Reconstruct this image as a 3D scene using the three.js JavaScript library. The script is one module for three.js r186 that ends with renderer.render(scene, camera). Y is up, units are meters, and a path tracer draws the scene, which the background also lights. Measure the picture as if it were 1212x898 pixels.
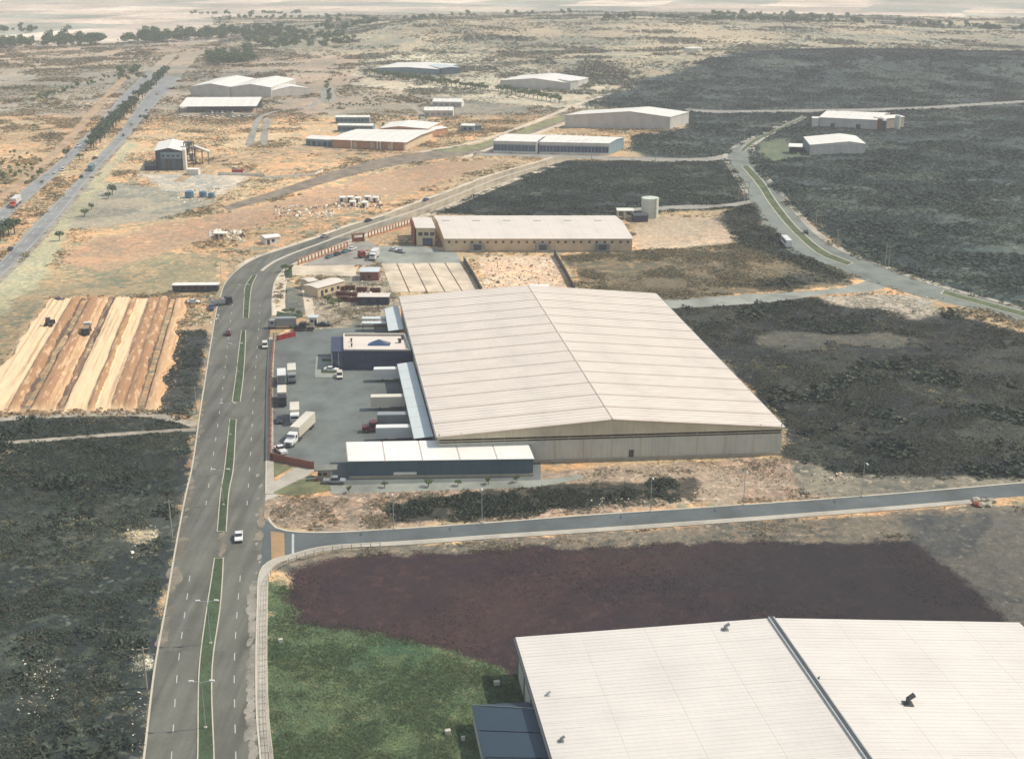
import * as THREE from 'three';
import { mergeGeometries } from 'three/addons/utils/BufferGeometryUtils.js';

// ---------------------------------------------------------------- camera, sky, sun, exposure
const scene = new THREE.Scene();
const CAM_H = 120, FOCAL = 1500, HORIZON = -64, PW = 1212, PH = 898;      // metres, photo pixels
const PITCH = Math.atan((PH / 2 - HORIZON) / FOCAL);
const camera = new THREE.PerspectiveCamera(2 * Math.atan(PH / 2 / FOCAL) * 180 / Math.PI, PW / PH, 1, 30000);
camera.position.set(0, CAM_H, 0);
camera.rotation.set(-PITCH, 0, 0);
scene.add(camera);

const sunDir = new THREE.Vector3(0.62, 0.78, -0.11).normalize();
{ // hazy dry-season sky: warm white round the sun and at the horizon, pale blue above
  const w = 256, h = 128, d = new Float32Array(w * h * 4);
  for (let j = 0; j < h; j++) for (let i = 0; i < w; i++) {
    const el = ((j + 0.5) / h - 0.5) * Math.PI, az = ((i + 0.5) / w - 0.5) * 2 * Math.PI;
    const v = new THREE.Vector3(Math.cos(el) * Math.cos(az), Math.sin(el), Math.cos(el) * Math.sin(az));
    const t = Math.max(0, v.y), hz = Math.exp(-t * 4.5), c = Math.max(0, v.dot(sunDir));
    const glow = 0.35 * Math.pow(c, 6) + 0.5 * Math.pow(c, 40);
    const k = (j * w + i) * 4;
    d[k] = 0.46 + 0.42 * hz + glow; d[k + 1] = 0.60 + 0.27 * hz + glow * 0.92; d[k + 2] = 0.80 + 0.02 * hz + glow * 0.8; d[k + 3] = 1;
  }
  const sky = new THREE.DataTexture(d, w, h, THREE.RGBAFormat, THREE.FloatType);
  sky.mapping = THREE.EquirectangularReflectionMapping; sky.magFilter = THREE.LinearFilter; sky.needsUpdate = true;
  scene.background = sky; scene.environment = sky;
  scene.backgroundIntensity = 0.72; scene.environmentIntensity = 0.72;
}
const sun = new THREE.DirectionalLight(new THREE.Color(1.0, 0.92, 0.81), 3.8);
sun.position.copy(sunDir).multiplyScalar(900).add(new THREE.Vector3(0, 0, -420));
sun.target.position.set(0, 0, -420); scene.add(sun, sun.target);
sun.castShadow = true; sun.shadow.radius = 2; sun.shadow.mapSize.set(4096, 4096);
Object.assign(sun.shadow.camera, { left: -600, right: 600, top: 600, bottom: -600, near: 1, far: 2500 });
scene.fog = new THREE.FogExp2(new THREE.Color(1.0, 0.985, 0.965), 0.00021);

const renderer = new THREE.WebGLRenderer({ antialias: true });
renderer.setSize(1024, 758);
renderer.toneMapping = THREE.LinearToneMapping;
renderer.toneMappingExposure = 1.2;
renderer.shadowMap.enabled = true;

// ---------------------------------------------------------------- helpers
const V = (x, y, z) => new THREE.Vector3(x, y, z);
const cP = Math.cos(PITCH), sP = Math.sin(PITCH);
// a photo pixel is a direction; the ground (or a level h above it) gives its distance
function P(px, py, h = 0) {
  const dx = px - PW / 2, dv = -(py - PH / 2);
  const dy = dv * cP - FOCAL * sP, dz = -dv * sP - FOCAL * cP;
  const t = (h - CAM_H) / dy;
  return V(dx * t, 0, dz * t);
}
const PP = (arr, h = 0) => arr.map(([x, y]) => P(x, y, h));
function rng(seed) { let s = seed >>> 0; return () => { s = (s + 0x6D2B79F5) >>> 0; let t = Math.imul(s ^ (s >>> 15), 1 | s); t = (t + Math.imul(t ^ (t >>> 7), 61 | t)) ^ t; return ((t ^ (t >>> 14)) >>> 0) / 4294967296; }; }
const R0 = rng(7);
const lerp = (a, b, t) => a + (b - a) * t, clamp = (x, a, b) => x < a ? a : x > b ? b : x;
const smooth = (a, b, x) => { const t = clamp((x - a) / (b - a), 0, 1); return t * t * (3 - 2 * t); };
function hash2(i, j) { let h = Math.imul(i, 374761393) + Math.imul(j, 668265263) | 0; h = Math.imul(h ^ (h >>> 13), 1274126177); return ((h ^ (h >>> 16)) >>> 0) / 4294967296; }
function vnoise(x, y) {
  const i = Math.floor(x), j = Math.floor(y), fx = x - i, fy = y - j;
  const u = fx * fx * (3 - 2 * fx), v = fy * fy * (3 - 2 * fy);
  const a = hash2(i, j), b = hash2(i + 1, j), c = hash2(i, j + 1), d = hash2(i + 1, j + 1);
  return a + (b - a) * u + (c - a) * v + (a - b - c + d) * u * v;
}
const fbm = (x, y, n = 3) => { let s = 0, a = 0.5, t = 0; for (let k = 0; k < n; k++) { s += a * vnoise(x, y); t += a; x = x * 2.03 + 17.1; y = y * 2.03 + 9.7; a *= 0.5; } return s / t; };
function inPoly(p, x, z) {
  let c = false;
  for (let i = 0, j = p.length - 1; i < p.length; j = i++)
    if ((p[i].z > z) !== (p[j].z > z) && x < (p[j].x - p[i].x) * (z - p[i].z) / (p[j].z - p[i].z) + p[i].x) c = !c;
  return c;
}
function bbox(p) { let b = [1e9, 1e9, -1e9, -1e9]; for (const q of p) { b[0] = Math.min(b[0], q.x); b[1] = Math.min(b[1], q.z); b[2] = Math.max(b[2], q.x); b[3] = Math.max(b[3], q.z); } return b; }

// names, groups, parts
const used = {};
const numbered = n => { used[n] = (used[n] ?? -1) + 1; return used[n] ? n + '_' + String(used[n]).padStart(3, '0') : n; };
function thing(name, label, category, pos, turn = 0, group) {
  const o = new THREE.Group(); o.name = numbered(name); o.userData = { label, category };
  if (group) o.userData.group = group;
  o.position.set(pos.x, pos.y || 0, pos.z); o.rotation.y = turn; scene.add(o); return o;
}
function part(parent, name, geos, m) {
  const g = Array.isArray(geos) ? (geos.length > 1 ? mergeGeometries(geos, false) : geos[0]) : geos;
  const o = new THREE.Mesh(g, m); o.name = name; parent.add(o); return o;
}
function structure(name, geos, m) { const o = part(scene, numbered(name), geos, m); o.userData.kind = 'structure'; return o; }
function structGroup(name) { const o = new THREE.Group(); o.name = numbered(name); o.userData.kind = 'structure'; scene.add(o); return o; }
function copyOf(root, pos, turn, label, group) {
  const r = root.clone(); r.name = numbered(root.name.replace(/_\d{3}$/, '')); scene.add(r);
  r.position.set(pos.x, pos.y || 0, pos.z); r.rotation.y = turn; r.userData = { ...root.userData };
  if (label) r.userData.label = label; if (group) r.userData.group = group;
  return r;
}

// geometry: a six-faced block over a footprint frame, so that plans may be slightly out of square
class Frame {
  constructor(A, B, C, D) { this.A = A; this.B = B; this.C = C; this.D = D || V(C.x + B.x - A.x, 0, C.z + B.z - A.z); this.W = A.distanceTo(B); this.L = A.distanceTo(C); }
  pt(u, y, w) {
    const s = u / this.W, t = w / this.L, A = this.A;
    const x = lerp(lerp(A.x, this.B.x, s), lerp(this.C.x, this.D.x, s), t), z = lerp(lerp(A.z, this.B.z, s), lerp(this.C.z, this.D.z, s), t);
    return [x - A.x, y, z - A.z];
  }
  world(u, w, y = 0) { const p = this.pt(u, y, w); return V(p[0] + this.A.x, p[1], p[2] + this.A.z); }
  get poly() { return [this.A, this.B, this.D, this.C]; }
}
const frame = (a, b, depth, h = 0) => { // front edge by two photo points at level h, depth square behind
  const A = P(a[0], a[1], h), B = P(b[0], b[1], h), d = V(B.x - A.x, 0, B.z - A.z).normalize();
  return new Frame(A, B, V(A.x + d.z * depth, 0, A.z - d.x * depth));
};
const frameQ = (a, b, c, d, h = 0) => new Frame(P(a[0], a[1], h), P(b[0], b[1], h), P(c[0], c[1], h), d && P(d[0], d[1], h));
function quadGeo(list) { // list of [p0,p1,p2,p3, uv4]
  const pos = [], uv = [];
  for (const [a, b, c, d, t] of list) { for (const k of [0, 1, 2, 0, 2, 3]) { pos.push(...[a, b, c, d][k]); uv.push(...t[k]); } }
  const g = new THREE.BufferGeometry();
  g.setAttribute('position', new THREE.Float32BufferAttribute(pos, 3)); g.setAttribute('uv', new THREE.Float32BufferAttribute(uv, 2)); g.computeVertexNormals(); return g;
}
function hexa(F, u0, u1, w0, w1, yb, yt) {
  const B = (u, w) => typeof yb === 'function' ? yb(u, w) : yb, T = (u, w) => typeof yt === 'function' ? yt(u, w) : yt;
  const b = [[u0, w0], [u1, w0], [u1, w1], [u0, w1]].map(([u, w]) => F.pt(u, B(u, w), w)), t = [[u0, w0], [u1, w0], [u1, w1], [u0, w1]].map(([u, w]) => F.pt(u, T(u, w), w));
  const y0 = b[0][1], y1 = t[0][1];
  const fu = [[u0, y0], [u1, b[1][1]], [u1, t[1][1]], [u0, y1]], fw = [[w0, y0], [w1, b[3][1]], [w1, t[3][1]], [w0, y1]];
  const top = [[u0, w0], [u1, w0], [u1, w1], [u0, w1]];
  return quadGeo([
    [b[0], b[1], t[1], t[0], fu], [b[2], b[3], t[3], t[2], [fu[1], fu[0], fu[3], fu[2]]],
    [b[3], b[0], t[0], t[3], [fw[1], fw[0], fw[3], fw[2]]], [b[1], b[2], t[2], t[1], fw],
    [t[0], t[1], t[2], t[3], top], [b[3], b[2], b[1], b[0], top]]);
}
// boxes and rods in a thing's own coordinates
function box(cx, cy, cz, sx, sy, sz, ry = 0) { const g = new THREE.BoxGeometry(sx, sy, sz).toNonIndexed(); if (ry) g.rotateY(ry); g.translate(cx, cy, cz); return g; }
function rod(a, b, r0, r1 = r0, n = 6) {
  const A = V(...a), B = V(...b), g = new THREE.CylinderGeometry(r1, r0, A.distanceTo(B), n).toNonIndexed();
  g.applyQuaternion(new THREE.Quaternion().setFromUnitVectors(V(0, 1, 0), B.clone().sub(A).normalize())); g.translate((A.x + B.x) / 2, (A.y + B.y) / 2, (A.z + B.z) / 2); return g;
}
function profile(pts, width, bevel = 0.05) { // side outline in x-y, extruded across z
  const s = new THREE.Shape(pts.map(p => new THREE.Vector2(...p)));
  const g = new THREE.ExtrudeGeometry(s, { depth: width - 2 * bevel, bevelEnabled: bevel > 0, bevelSize: bevel, bevelThickness: bevel, bevelSegments: 1, steps: 1 });
  g.translate(0, 0, -width / 2 + bevel); return g.index ? g.toNonIndexed() : g;
}
// curves and flat sheets
function smoothLine(pts, step = 4) {
  const c = new THREE.CatmullRomCurve3(pts, false, 'centripetal'), n = Math.max(2, Math.ceil(c.getLength() / step));
  return c.getSpacedPoints(n);
}
function offsetLine(pts, d) { // to the right of travel for d > 0
  return pts.map((p, i) => { const a = pts[Math.max(0, i - 1)], b = pts[Math.min(pts.length - 1, i + 1)], t = V(b.x - a.x, 0, b.z - a.z).normalize(); return V(p.x - t.z * d, 0, p.z + t.x * d); });
}
function stripGeo(L, Rr, y, y2 = y) { // sheet between two lines of equally many points, uv in world metres
  const q = [], n = L.length;
  for (let i = 0; i < n - 1; i++) {
    const a = L[i], b = Rr[i], c = Rr[i + 1], d = L[i + 1];
    q.push([[a.x, y, a.z], [b.x, y2, b.z], [c.x, y2, c.z], [d.x, y, d.z], [[a.x, a.z], [b.x, b.z], [c.x, c.z], [d.x, d.z]]]);
  }
  return quadGeo(q);
}
function between(lp, rp, n = 60) { // resample two edge lines to n points each
  const a = new THREE.CatmullRomCurve3(lp, false, 'centripetal').getSpacedPoints(n), b = new THREE.CatmullRomCurve3(rp, false, 'centripetal').getSpacedPoints(n); return [a, b];
}
function polySheet(pts, y) {
  const tri = THREE.ShapeUtils.triangulateShape(pts.map(p => new THREE.Vector2(p.x, p.z)), []), pos = [], uv = [];
  for (const t of tri) { const [a, b, c] = t.map(i => pts[i]); const up = (b.x - a.x) * (c.z - a.z) - (b.z - a.z) * (c.x - a.x) < 0; for (const p of up ? [a, b, c] : [a, c, b]) { pos.push(p.x, y, p.z); uv.push(p.x, p.z); } }
  const g = new THREE.BufferGeometry(); g.setAttribute('position', new THREE.Float32BufferAttribute(pos, 3)); g.setAttribute('uv', new THREE.Float32BufferAttribute(uv, 2)); g.computeVertexNormals(); return g;
}
function slabGeo(pts, y0, y1) { // sheet with upstand edges
  const q = []; const n = pts.length;
  for (let i = 0; i < n; i++) { const a = pts[i], b = pts[(i + 1) % n], l = a.distanceTo(b); q.push([[a.x, y0, a.z], [b.x, y0, b.z], [b.x, y1, b.z], [a.x, y1, a.z], [[0, 0], [l, 0], [l, y1 - y0], [0, y1 - y0]]]); }
  return mergeGeometries([polySheet(pts, y1), quadGeo(q)]);
}
function kerbGeo(line, w, h, y0 = 0) { // a raised kerb along a line
  const a = offsetLine(line, -w / 2), b = offsetLine(line, w / 2), q = [];
  for (let i = 0; i < line.length - 1; i++) {
    const A = a[i], B = b[i], C = b[i + 1], D = a[i + 1], y = y0 + h;
    q.push([[A.x, y, A.z], [B.x, y, B.z], [C.x, y, C.z], [D.x, y, D.z], [[A.x, A.z], [B.x, B.z], [C.x, C.z], [D.x, D.z]]],
      [[A.x, y0, A.z], [A.x, y, A.z], [D.x, y, D.z], [D.x, y0, D.z], [[A.x, 0], [A.x, h], [D.x, h], [D.x, 0]]],
      [[B.x, y0, B.z], [C.x, y0, C.z], [C.x, y, C.z], [B.x, y, B.z], [[B.x, 0], [C.x, 0], [C.x, h], [B.x, h]]]);
  }
  return quadGeo(q);
}

// ---------------------------------------------------------------- materials
const sheetN = 512;
function greyTex(fn, size) { // tone variation of a surface, repeats every `size` metres
  const d = new Uint8Array(sheetN * sheetN * 4);
  for (let j = 0; j < sheetN; j++) for (let i = 0; i < sheetN; i++) { const v = clamp(fn(i / sheetN, j / sheetN), 0, 1) * 255, k = (j * sheetN + i) * 4; d[k] = d[k + 1] = d[k + 2] = v; d[k + 3] = 255; }
  const t = new THREE.DataTexture(d, sheetN, sheetN); t.wrapS = t.wrapT = THREE.RepeatWrapping; t.magFilter = THREE.LinearFilter; t.minFilter = THREE.LinearMipmapLinearFilter; t.generateMipmaps = true;
  t.colorSpace = THREE.SRGBColorSpace; t.repeat.set(1 / size, 1 / size); t.needsUpdate = true; return t;
}
function tnoise(x, y, p) { // value noise that wraps every p cells
  const i = Math.floor(x), j = Math.floor(y), fx = x - i, fy = y - j, u = fx * fx * (3 - 2 * fx), v = fy * fy * (3 - 2 * fy), m = k => ((k % p) + p) % p;
  const a = hash2(m(i), m(j) + 911), b = hash2(m(i + 1), m(j) + 911), c = hash2(m(i), m(j + 1) + 911), d = hash2(m(i + 1), m(j + 1) + 911);
  return a + (b - a) * u + (c - a) * v + (a - b - c + d) * u * v;
}
const tf = (x, y, p, n = 4) => { let s = 0, a = .5, t = 0; for (let k = 0; k < n; k++) { s += a * tnoise(x * p, y * p, p); t += a; p *= 2; a *= .6; } return s / t; };
const texRoad = greyTex((x, y) => 0.80 + 0.34 * (tf(x, y, 5, 6) - .5) + 0.10 * (tnoise(x * 200, y * 200, 200) - .5), 34);
const texAvenue = greyTex((x, y) => 0.80 + 0.26 * (tf(x, y, 5, 6) - .5) + 0.16 * (tnoise(x * 28, y * 2, 28) - .5) + 0.10 * (tnoise(x * 70, y * 3, 70) - .5) + 0.08 * (tnoise(x * 200, y * 200, 200) - .5), 40);
const texPlain = greyTex((x, y) => 0.90 + 0.16 * (tf(x, y, 6, 5) - .5), 9);
const texRoof = greyTex((x, y) => 0.94 + 0.07 * (tf(x, y, 4, 6) - .5) + 0.015 * (tnoise(x * 40, y * 4, 40) - .5) + ((x * 40 % 1) < .12 ? -.015 : 0), 26);
const texRoofU = greyTex((x, y) => 0.94 + 0.08 * (tf(x, y, 4, 6) - .5) + 0.05 * (tnoise(x * 4, y * 80, 80) - .5) + ((y * 28 % 1) < .2 ? -.03 : 0), 26);
// roof sheets with short lap marks and stains
const texRoofNear = (() => { const r = rng(88), N = 90, marks = Array.from({ length: N }, () => [r(), r(), .03 + .06 * r(), .02 + .05 * r()]); const base = new Float32Array(sheetN * sheetN);
  for (let j = 0; j < sheetN; j++) for (let i = 0; i < sheetN; i++) { const x = i / sheetN, y = j / sheetN; base[j * sheetN + i] = 0.93 + 0.09 * (tf(x, y, 4, 6) - .5) + 0.02 * (tnoise(x * 6, y * 60, 60) - .5) + ((x * 30 % 1) < .1 ? -.012 : 0); }
  for (const [x, y, l, d] of marks) for (let k = 0; k < l * sheetN; k++) { const i = (Math.floor(x * sheetN) + k) % sheetN, j = Math.floor(y * sheetN); base[j * sheetN + i] -= d; base[((j + 1) % sheetN) * sheetN + i] -= d * .5; }
  return greyTex((x, y) => base[Math.floor(y * sheetN) * sheetN + Math.floor(x * sheetN)], 42); })();
const texWall = greyTex((x, y) => 0.92 + 0.12 * (tf(x, y, 5, 4) - .5) + 0.06 * (tnoise(x * 60, y * 3, 60) - .5) + ((x * 60 % 1) < .16 ? -.05 : 0), 18);
const texSoil = greyTex((x, y) => 0.78 + 0.5 * (tf(x, y, 6, 6) - .5) + 0.16 * (tnoise(x * 170, y * 170, 170) - .5), 22);
const mat = (rgb, map = texPlain, rough = 0.85, extra = {}) => new THREE.MeshStandardMaterial({ color: new THREE.Color().setStyle(`rgb(${rgb.map(v => Math.round(clamp(v, 0, 255))).join(',')})`), map, roughness: rough, metalness: 0, ...extra });
const M = {
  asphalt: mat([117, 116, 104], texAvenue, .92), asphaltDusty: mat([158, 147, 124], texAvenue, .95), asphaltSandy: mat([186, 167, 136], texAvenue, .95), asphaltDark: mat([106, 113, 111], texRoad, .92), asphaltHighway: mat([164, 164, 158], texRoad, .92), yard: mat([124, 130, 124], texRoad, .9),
  boulevard: mat([140, 146, 134], texRoad, .92), streetGrey: mat([176, 170, 156], texRoad, .92),
  kerb: mat([204, 194, 174], texPlain, .9), walk: mat([206, 196, 178], texRoad, .9), paint: mat([196, 194, 184], texPlain, .7), dirt: mat([212, 178, 138], texSoil, .98), dirtPale: mat([190, 178, 156], texSoil, .98), dirtRoad: mat([148, 137, 118], texSoil, .98), dust: mat([174, 166, 150], texSoil, .98),
  verge: mat([158, 156, 108], texSoil, 1), grass: mat([82, 102, 72], texSoil, 1), medianGreen: mat([112, 124, 84], texSoil, 1), grassDry: mat([132, 132, 94], texSoil, 1), darkStrip: mat([158, 142, 120], texSoil, .97), concrete: mat([242, 222, 192], texRoad, .9), concreteGrey: mat([170, 172, 158], texRoad, .9), tanPaint: mat([192, 156, 112], texRoad, .9),
  roofCream: mat([224, 211, 195], texRoofU, .55), roofSeam: mat([206, 188, 172], texPlain, .7), roofWhite: mat([238, 234, 222], texRoofU, .5), roofNear: mat([222, 213, 201], texRoofNear, .55), roofNearSeam: mat([217, 208, 196], texPlain, .6), roofGrey: mat([206, 212, 208], texRoof, .5), roofFar: mat([246, 240, 226], texPlain, .55),
  wallTan: mat([204, 202, 184], texWall, .8), wallFascia: mat([212, 198, 166], texWall, .7), wallGrey: mat([208, 202, 190], texWall, .8), wallBeige: mat([224, 200, 164], texPlain, .9), wallWhite: mat([236, 230, 214], texPlain, .85), wallOrange: mat([204, 152, 112], texPlain, .9), wallBlue: mat([74, 98, 108], texWall, .6), wallTeal: mat([128, 152, 158], texWall, .6), wallNavy: mat([52, 60, 86], texPlain, .5), wallBlock: mat([184, 172, 150], texPlain, .92),
  blueRoof: mat([48, 67, 80], texRoof, .6), steelDark: mat([70, 74, 76], texPlain, .6), steel: mat([150, 154, 152], texPlain, .45, { metalness: .5 }), steelLight: mat([196, 198, 192], texPlain, .5, { metalness: .3 }), rust: mat([150, 78, 54], texPlain, .9), redWall: mat([150, 96, 78], texPlain, .9), redPaint: mat([170, 52, 44], texPlain, .5), orangePost: mat([206, 146, 104], texPlain, .9), wood: mat([112, 88, 70], texPlain, .95), poleWood: mat([176, 168, 150], texPlain, .95),
  glass: new THREE.MeshPhysicalMaterial({ color: 0x222c36, roughness: .12, metalness: 0, clearcoat: .6 }), glassBlue: new THREE.MeshPhysicalMaterial({ color: 0x2c3f5e, roughness: .15, clearcoat: .6 }), tyre: mat([34, 34, 36], texPlain, .9), hub: mat([160, 160, 158], texPlain, .5, { metalness: .4 }), chassis: mat([52, 54, 56], texPlain, .8), lampGlass: mat([222, 222, 214], texPlain, .3), tankWhite: mat([222, 226, 208], texPlain, .6), bluePlastic: mat([84, 128, 152], texPlain, .5),
  leaf: new THREE.MeshStandardMaterial({ color: 0x56693c, roughness: 1 }), leafDark: new THREE.MeshStandardMaterial({ color: 0x4a5c42, roughness: 1 }), leafFar: new THREE.MeshStandardMaterial({ color: 0x56693c, roughness: 1 }), bark: mat([96, 84, 70], texPlain, 1), scrub: new THREE.MeshStandardMaterial({ color: 0xffffff, roughness: 1 }),
};
const keepOut = [];                                            // footprints where nothing grows
const block = pts => keepOut.push({ p: pts, b: bbox(pts) });

// ---------------------------------------------------------------- roads (drawn lines first: the ground's plants keep off them)
const AV_L = [[166, 940], [171.8, 895], [184, 792], [196.5, 721.6], [209, 647], [221, 583.5], [227, 558], [238, 484], [250, 407], [257.5, 363], [261.5, 350.5], [266.5, 335.5], [283, 318], [305, 305], [340.5, 293], [375.5, 281.5], [413, 267.7], [451, 256.4], [488.5, 242], [534, 226], [584, 207], [634, 193], [657, 186]];
const AV_R = [[311, 940], [308, 895], [304, 850], [303, 780], [304.5, 720], [307, 678], [313, 600], [314.5, 542.6], [315, 484.7], [317, 427], [319, 398], [321, 372], [321.5, 350.5], [325.4, 332], [334, 320], [352, 309], [382, 296], [425.7, 279], [463, 266], [501, 254], [545, 236], [600, 214], [650, 196], [682, 187]];
const avenue = structGroup('avenue');
const [avL, avR] = between(PP(AV_L), PP(AV_R), 150);
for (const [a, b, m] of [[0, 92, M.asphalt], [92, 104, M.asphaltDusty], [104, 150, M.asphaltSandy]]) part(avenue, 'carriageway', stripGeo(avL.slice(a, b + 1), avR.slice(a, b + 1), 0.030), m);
block([...offsetLine(avL, -2.2), ...offsetLine(avR, 1.5).reverse()]);
part(avenue, 'kerb', kerbGeo(offsetLine(avL, -0.2), 0.34, 0.15), M.kerb);
{ // the right kerb is open where the side streets and gates leave it
  const near = smoothLine(PP([[311, 940], [308, 895], [304, 850], [303, 780], [304.5, 720], [306.5, 682], [311, 671], [322, 663], [345, 656.5], [372, 649], [399, 645.5]]), 2);
  part(avenue, 'kerb', kerbGeo(near, 0.34, 0.15), M.kerb);
  const walk = offsetLine(near, 0.2), out = offsetLine(near, 1.9).map(p => p);
  part(avenue, 'pavement', stripGeo(walk, out, 0.13), M.walk);
  part(avenue, 'pavement_edge', kerbGeo(out, 0.12, 0.16), M.kerb);
  const far = smoothLine(PP([[314.5, 585], [315, 542.6], [315.3, 484.7], [317, 427], [319, 400]]), 4);
  part(avenue, 'kerb', kerbGeo(far, 0.34, 0.15), M.kerb);
  part(avenue, 'pavement', stripGeo(offsetLine(far, .2), offsetLine(far, 1.8), 0.13), M.walk);
  const top = smoothLine(PP([[322, 374], [322, 352], [325.4, 333], [334, 320.5], [352, 309.5], [382, 296.5], [425.7, 279.5], [463, 266.5], [501, 254.5], [545, 236.5], [600, 214.5], [650, 196.5]]), 5);
  part(avenue, 'kerb', kerbGeo(top, 0.4, 0.15), M.kerb);
  part(avenue, 'pavement', stripGeo(offsetLine(top, .2), offsetLine(top, 4.6), 0.13), M.concrete);
  part(avenue, 'pavement', stripGeo(offsetLine(avL.slice(78), -2.6), offsetLine(avL.slice(78), -.4), 0.12), M.concrete);
}
// medians: kerbed strips of grass
const medianPts = [];
function median(name, Lp, Rp, m, n = 24, kw = 0.2) {
  const [a, b] = between(PP(Lp), PP(Rp), n), g = structGroup(name);
  part(g, 'grass', stripGeo(a, b, 0.13), m); medianPts.push([a, b, m]); const ring = [...a, ...b.slice().reverse(), a[0]];
  part(g, 'kerb', kerbGeo(ring, kw, 0.17, 0), M.kerb); block([...a, ...b.slice().reverse()]); return [a, b];
}
median('grass_median', [[231, 940], [233.7, 895], [235.5, 792], [244.3, 721.6], [250, 685], [253.5, 661]], [[254, 940], [253, 895], [250.7, 792], [260, 721.6], [263, 685], [264, 661]], M.grass);
median('grass_median', [[256.7, 629.6], [261.3, 580], [265, 558], [271.6, 496.5]], [[267.3, 629.6], [271, 580], [275.4, 558], [279.3, 496.5]], M.grass);
median('grass_median', [[274.5, 476], [278.5, 448], [281.8, 419.7], [285.5, 391]], [[284, 476], [287.5, 448], [289.6, 419.7], [290.5, 391]], M.grass);
median('grass_median', [[287.5, 377], [288.5, 355], [290.5, 338], [298, 326.5]], [[294, 377], [295.5, 355], [298, 338], [304, 325]], M.grass);
{
  const c = PP([[309, 321], [322, 311], [345, 300.5], [378, 288.5], [416, 274], [452, 262], [492, 249], [538, 231.5], [590, 211], [640, 196]]);
  const l = smoothLine(c, 8); const g = structGroup('paved_median'); part(g, 'kerb', kerbGeo(l, 1.3, 0.16), M.kerb);
}
// lane dashes, 2.5 m with 5 m gaps
function dashes(road, pix, m = M.paint, len = 2.5, gap = 5, w = 0.16, y = 0.038) {
  const c = new THREE.CatmullRomCurve3(PP(pix), false, 'centripetal'), L = c.getLength();
  for (let s = 1; s + len < L; s += len + gap) {
    const a = c.getPointAt(s / L), b = c.getPointAt((s + len) / L); if (a.x === b.x) continue;
    const l = [a, a.clone().lerp(b, .5), b]; part(road, 'lane_dash', stripGeo(offsetLine(l, -w / 2), offsetLine(l, w / 2), y), m);
  }
}
dashes(avenue, [[202, 905], [210, 792], [222, 700], [226, 670]]); dashes(avenue, [[279, 905], [277, 792], [280, 730], [285, 672]]);
dashes(avenue, [[243, 600], [252, 540], [262, 470], [270, 400], [275, 360]], M.paint, 2.5, 7.5); dashes(avenue, [[292, 600], [296, 540], [300, 470], [305, 400], [308, 360]], M.paint, 2.5, 7.5);
{ // sand washed over the right-hand lane, soil tracked over the left shoulder
  const r = rng(31);
  const blobs = (y0, y1, xf, n, rmin, rmax, m = M.dust, y0k = .041) => { for (let k = 0; k < n; k++) {
    const py = lerp(y0, y1, (k + r() * .8) / n), c = P(xf(py) + (r() - .5) * 6, py), R = lerp(rmin, rmax, r()), pts = [];
    for (let i = 0; i < 18; i++) { const a = i / 18 * 6.283, q = R * (0.55 + 0.6 * vnoise(Math.cos(a) * 2 + k * 7, Math.sin(a) * 2 + 40)); pts.push(V(c.x + Math.cos(a) * q * .42, 0, c.z + Math.sin(a) * q)); }
    part(avenue, 'sand_spill', polySheet(pts, y0k + k * .0006), m); } };
  blobs(690, 900, () => 298, 46, .7, 2.6); blobs(560, 690, y => 306, 10, .5, 1.4); blobs(500, 760, y => lerp(238, 193, (y - 500) / 260), 34, .8, 3.4, M.dirtRoad, .07); blobs(400, 500, y => lerp(252, 238, (y - 400) / 100), 10, .8, 3, M.dirtRoad, .095); blobs(628, 664, () => 262, 8, .8, 2.2, M.dirtRoad, .105); blobs(600, 640, () => 308, 6, 1, 3, M.dirtRoad, .115);
}
// side street
const ST_T = [[306, 606], [316, 616], [325, 625], [343, 629.7], [386, 631], [465, 627], [564, 620.5], [696, 610.5], [858.6, 599.7], [1021, 588], [1211, 572], [1300, 564]];
const ST_B = [[300, 690], [306, 680], [322, 663], [346, 656], [399, 645], [498, 639.5], [564, 634.6], [696, 626], [882, 613], [1021, 602.5], [1211, 587], [1300, 580]];
const sideStreet = structGroup('side_street');
const [stT, stB] = between(PP(ST_T), PP(ST_B), 90);
part(sideStreet, 'carriageway', stripGeo(stT, stB, 0.024), M.asphaltDark);
block([...offsetLine(stT, -1), ...offsetLine(stB, 2.2).reverse()]);
{
  const t = smoothLine(PP([[316, 613], [325, 625], [343, 629.7], [386, 631], [465, 627], [564, 620.5], [696, 610.5], [858.6, 599.7], [1021, 588], [1211, 572], [1300, 564]]), 3);
  part(sideStreet, 'kerb', kerbGeo(offsetLine(t, -.2), 0.5, 0.15), M.kerb);
  const b = smoothLine(PP([[399, 645], [498, 639.5], [564, 634.6], [696, 626], [882, 613], [1021, 602.5], [1150, 592]]), 3);
  part(sideStreet, 'kerb', kerbGeo(offsetLine(b, .1), 0.3, 0.15), M.kerb);
  part(sideStreet, 'pavement', stripGeo(offsetLine(b, .25), offsetLine(b, 1.9), 0.13), M.walk);
  part(sideStreet, 'speed_table', slabGeo(PP([[320, 629], [336, 631], [337, 661], [321, 664]]), 0.02, 0.09), M.tanPaint);
  const w = PP([[346.5, 632], [346.5, 655]]); part(sideStreet, 'stop_line', stripGeo(offsetLine(w, -.25), offsetLine(w, .25), .034), M.paint);
}
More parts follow.
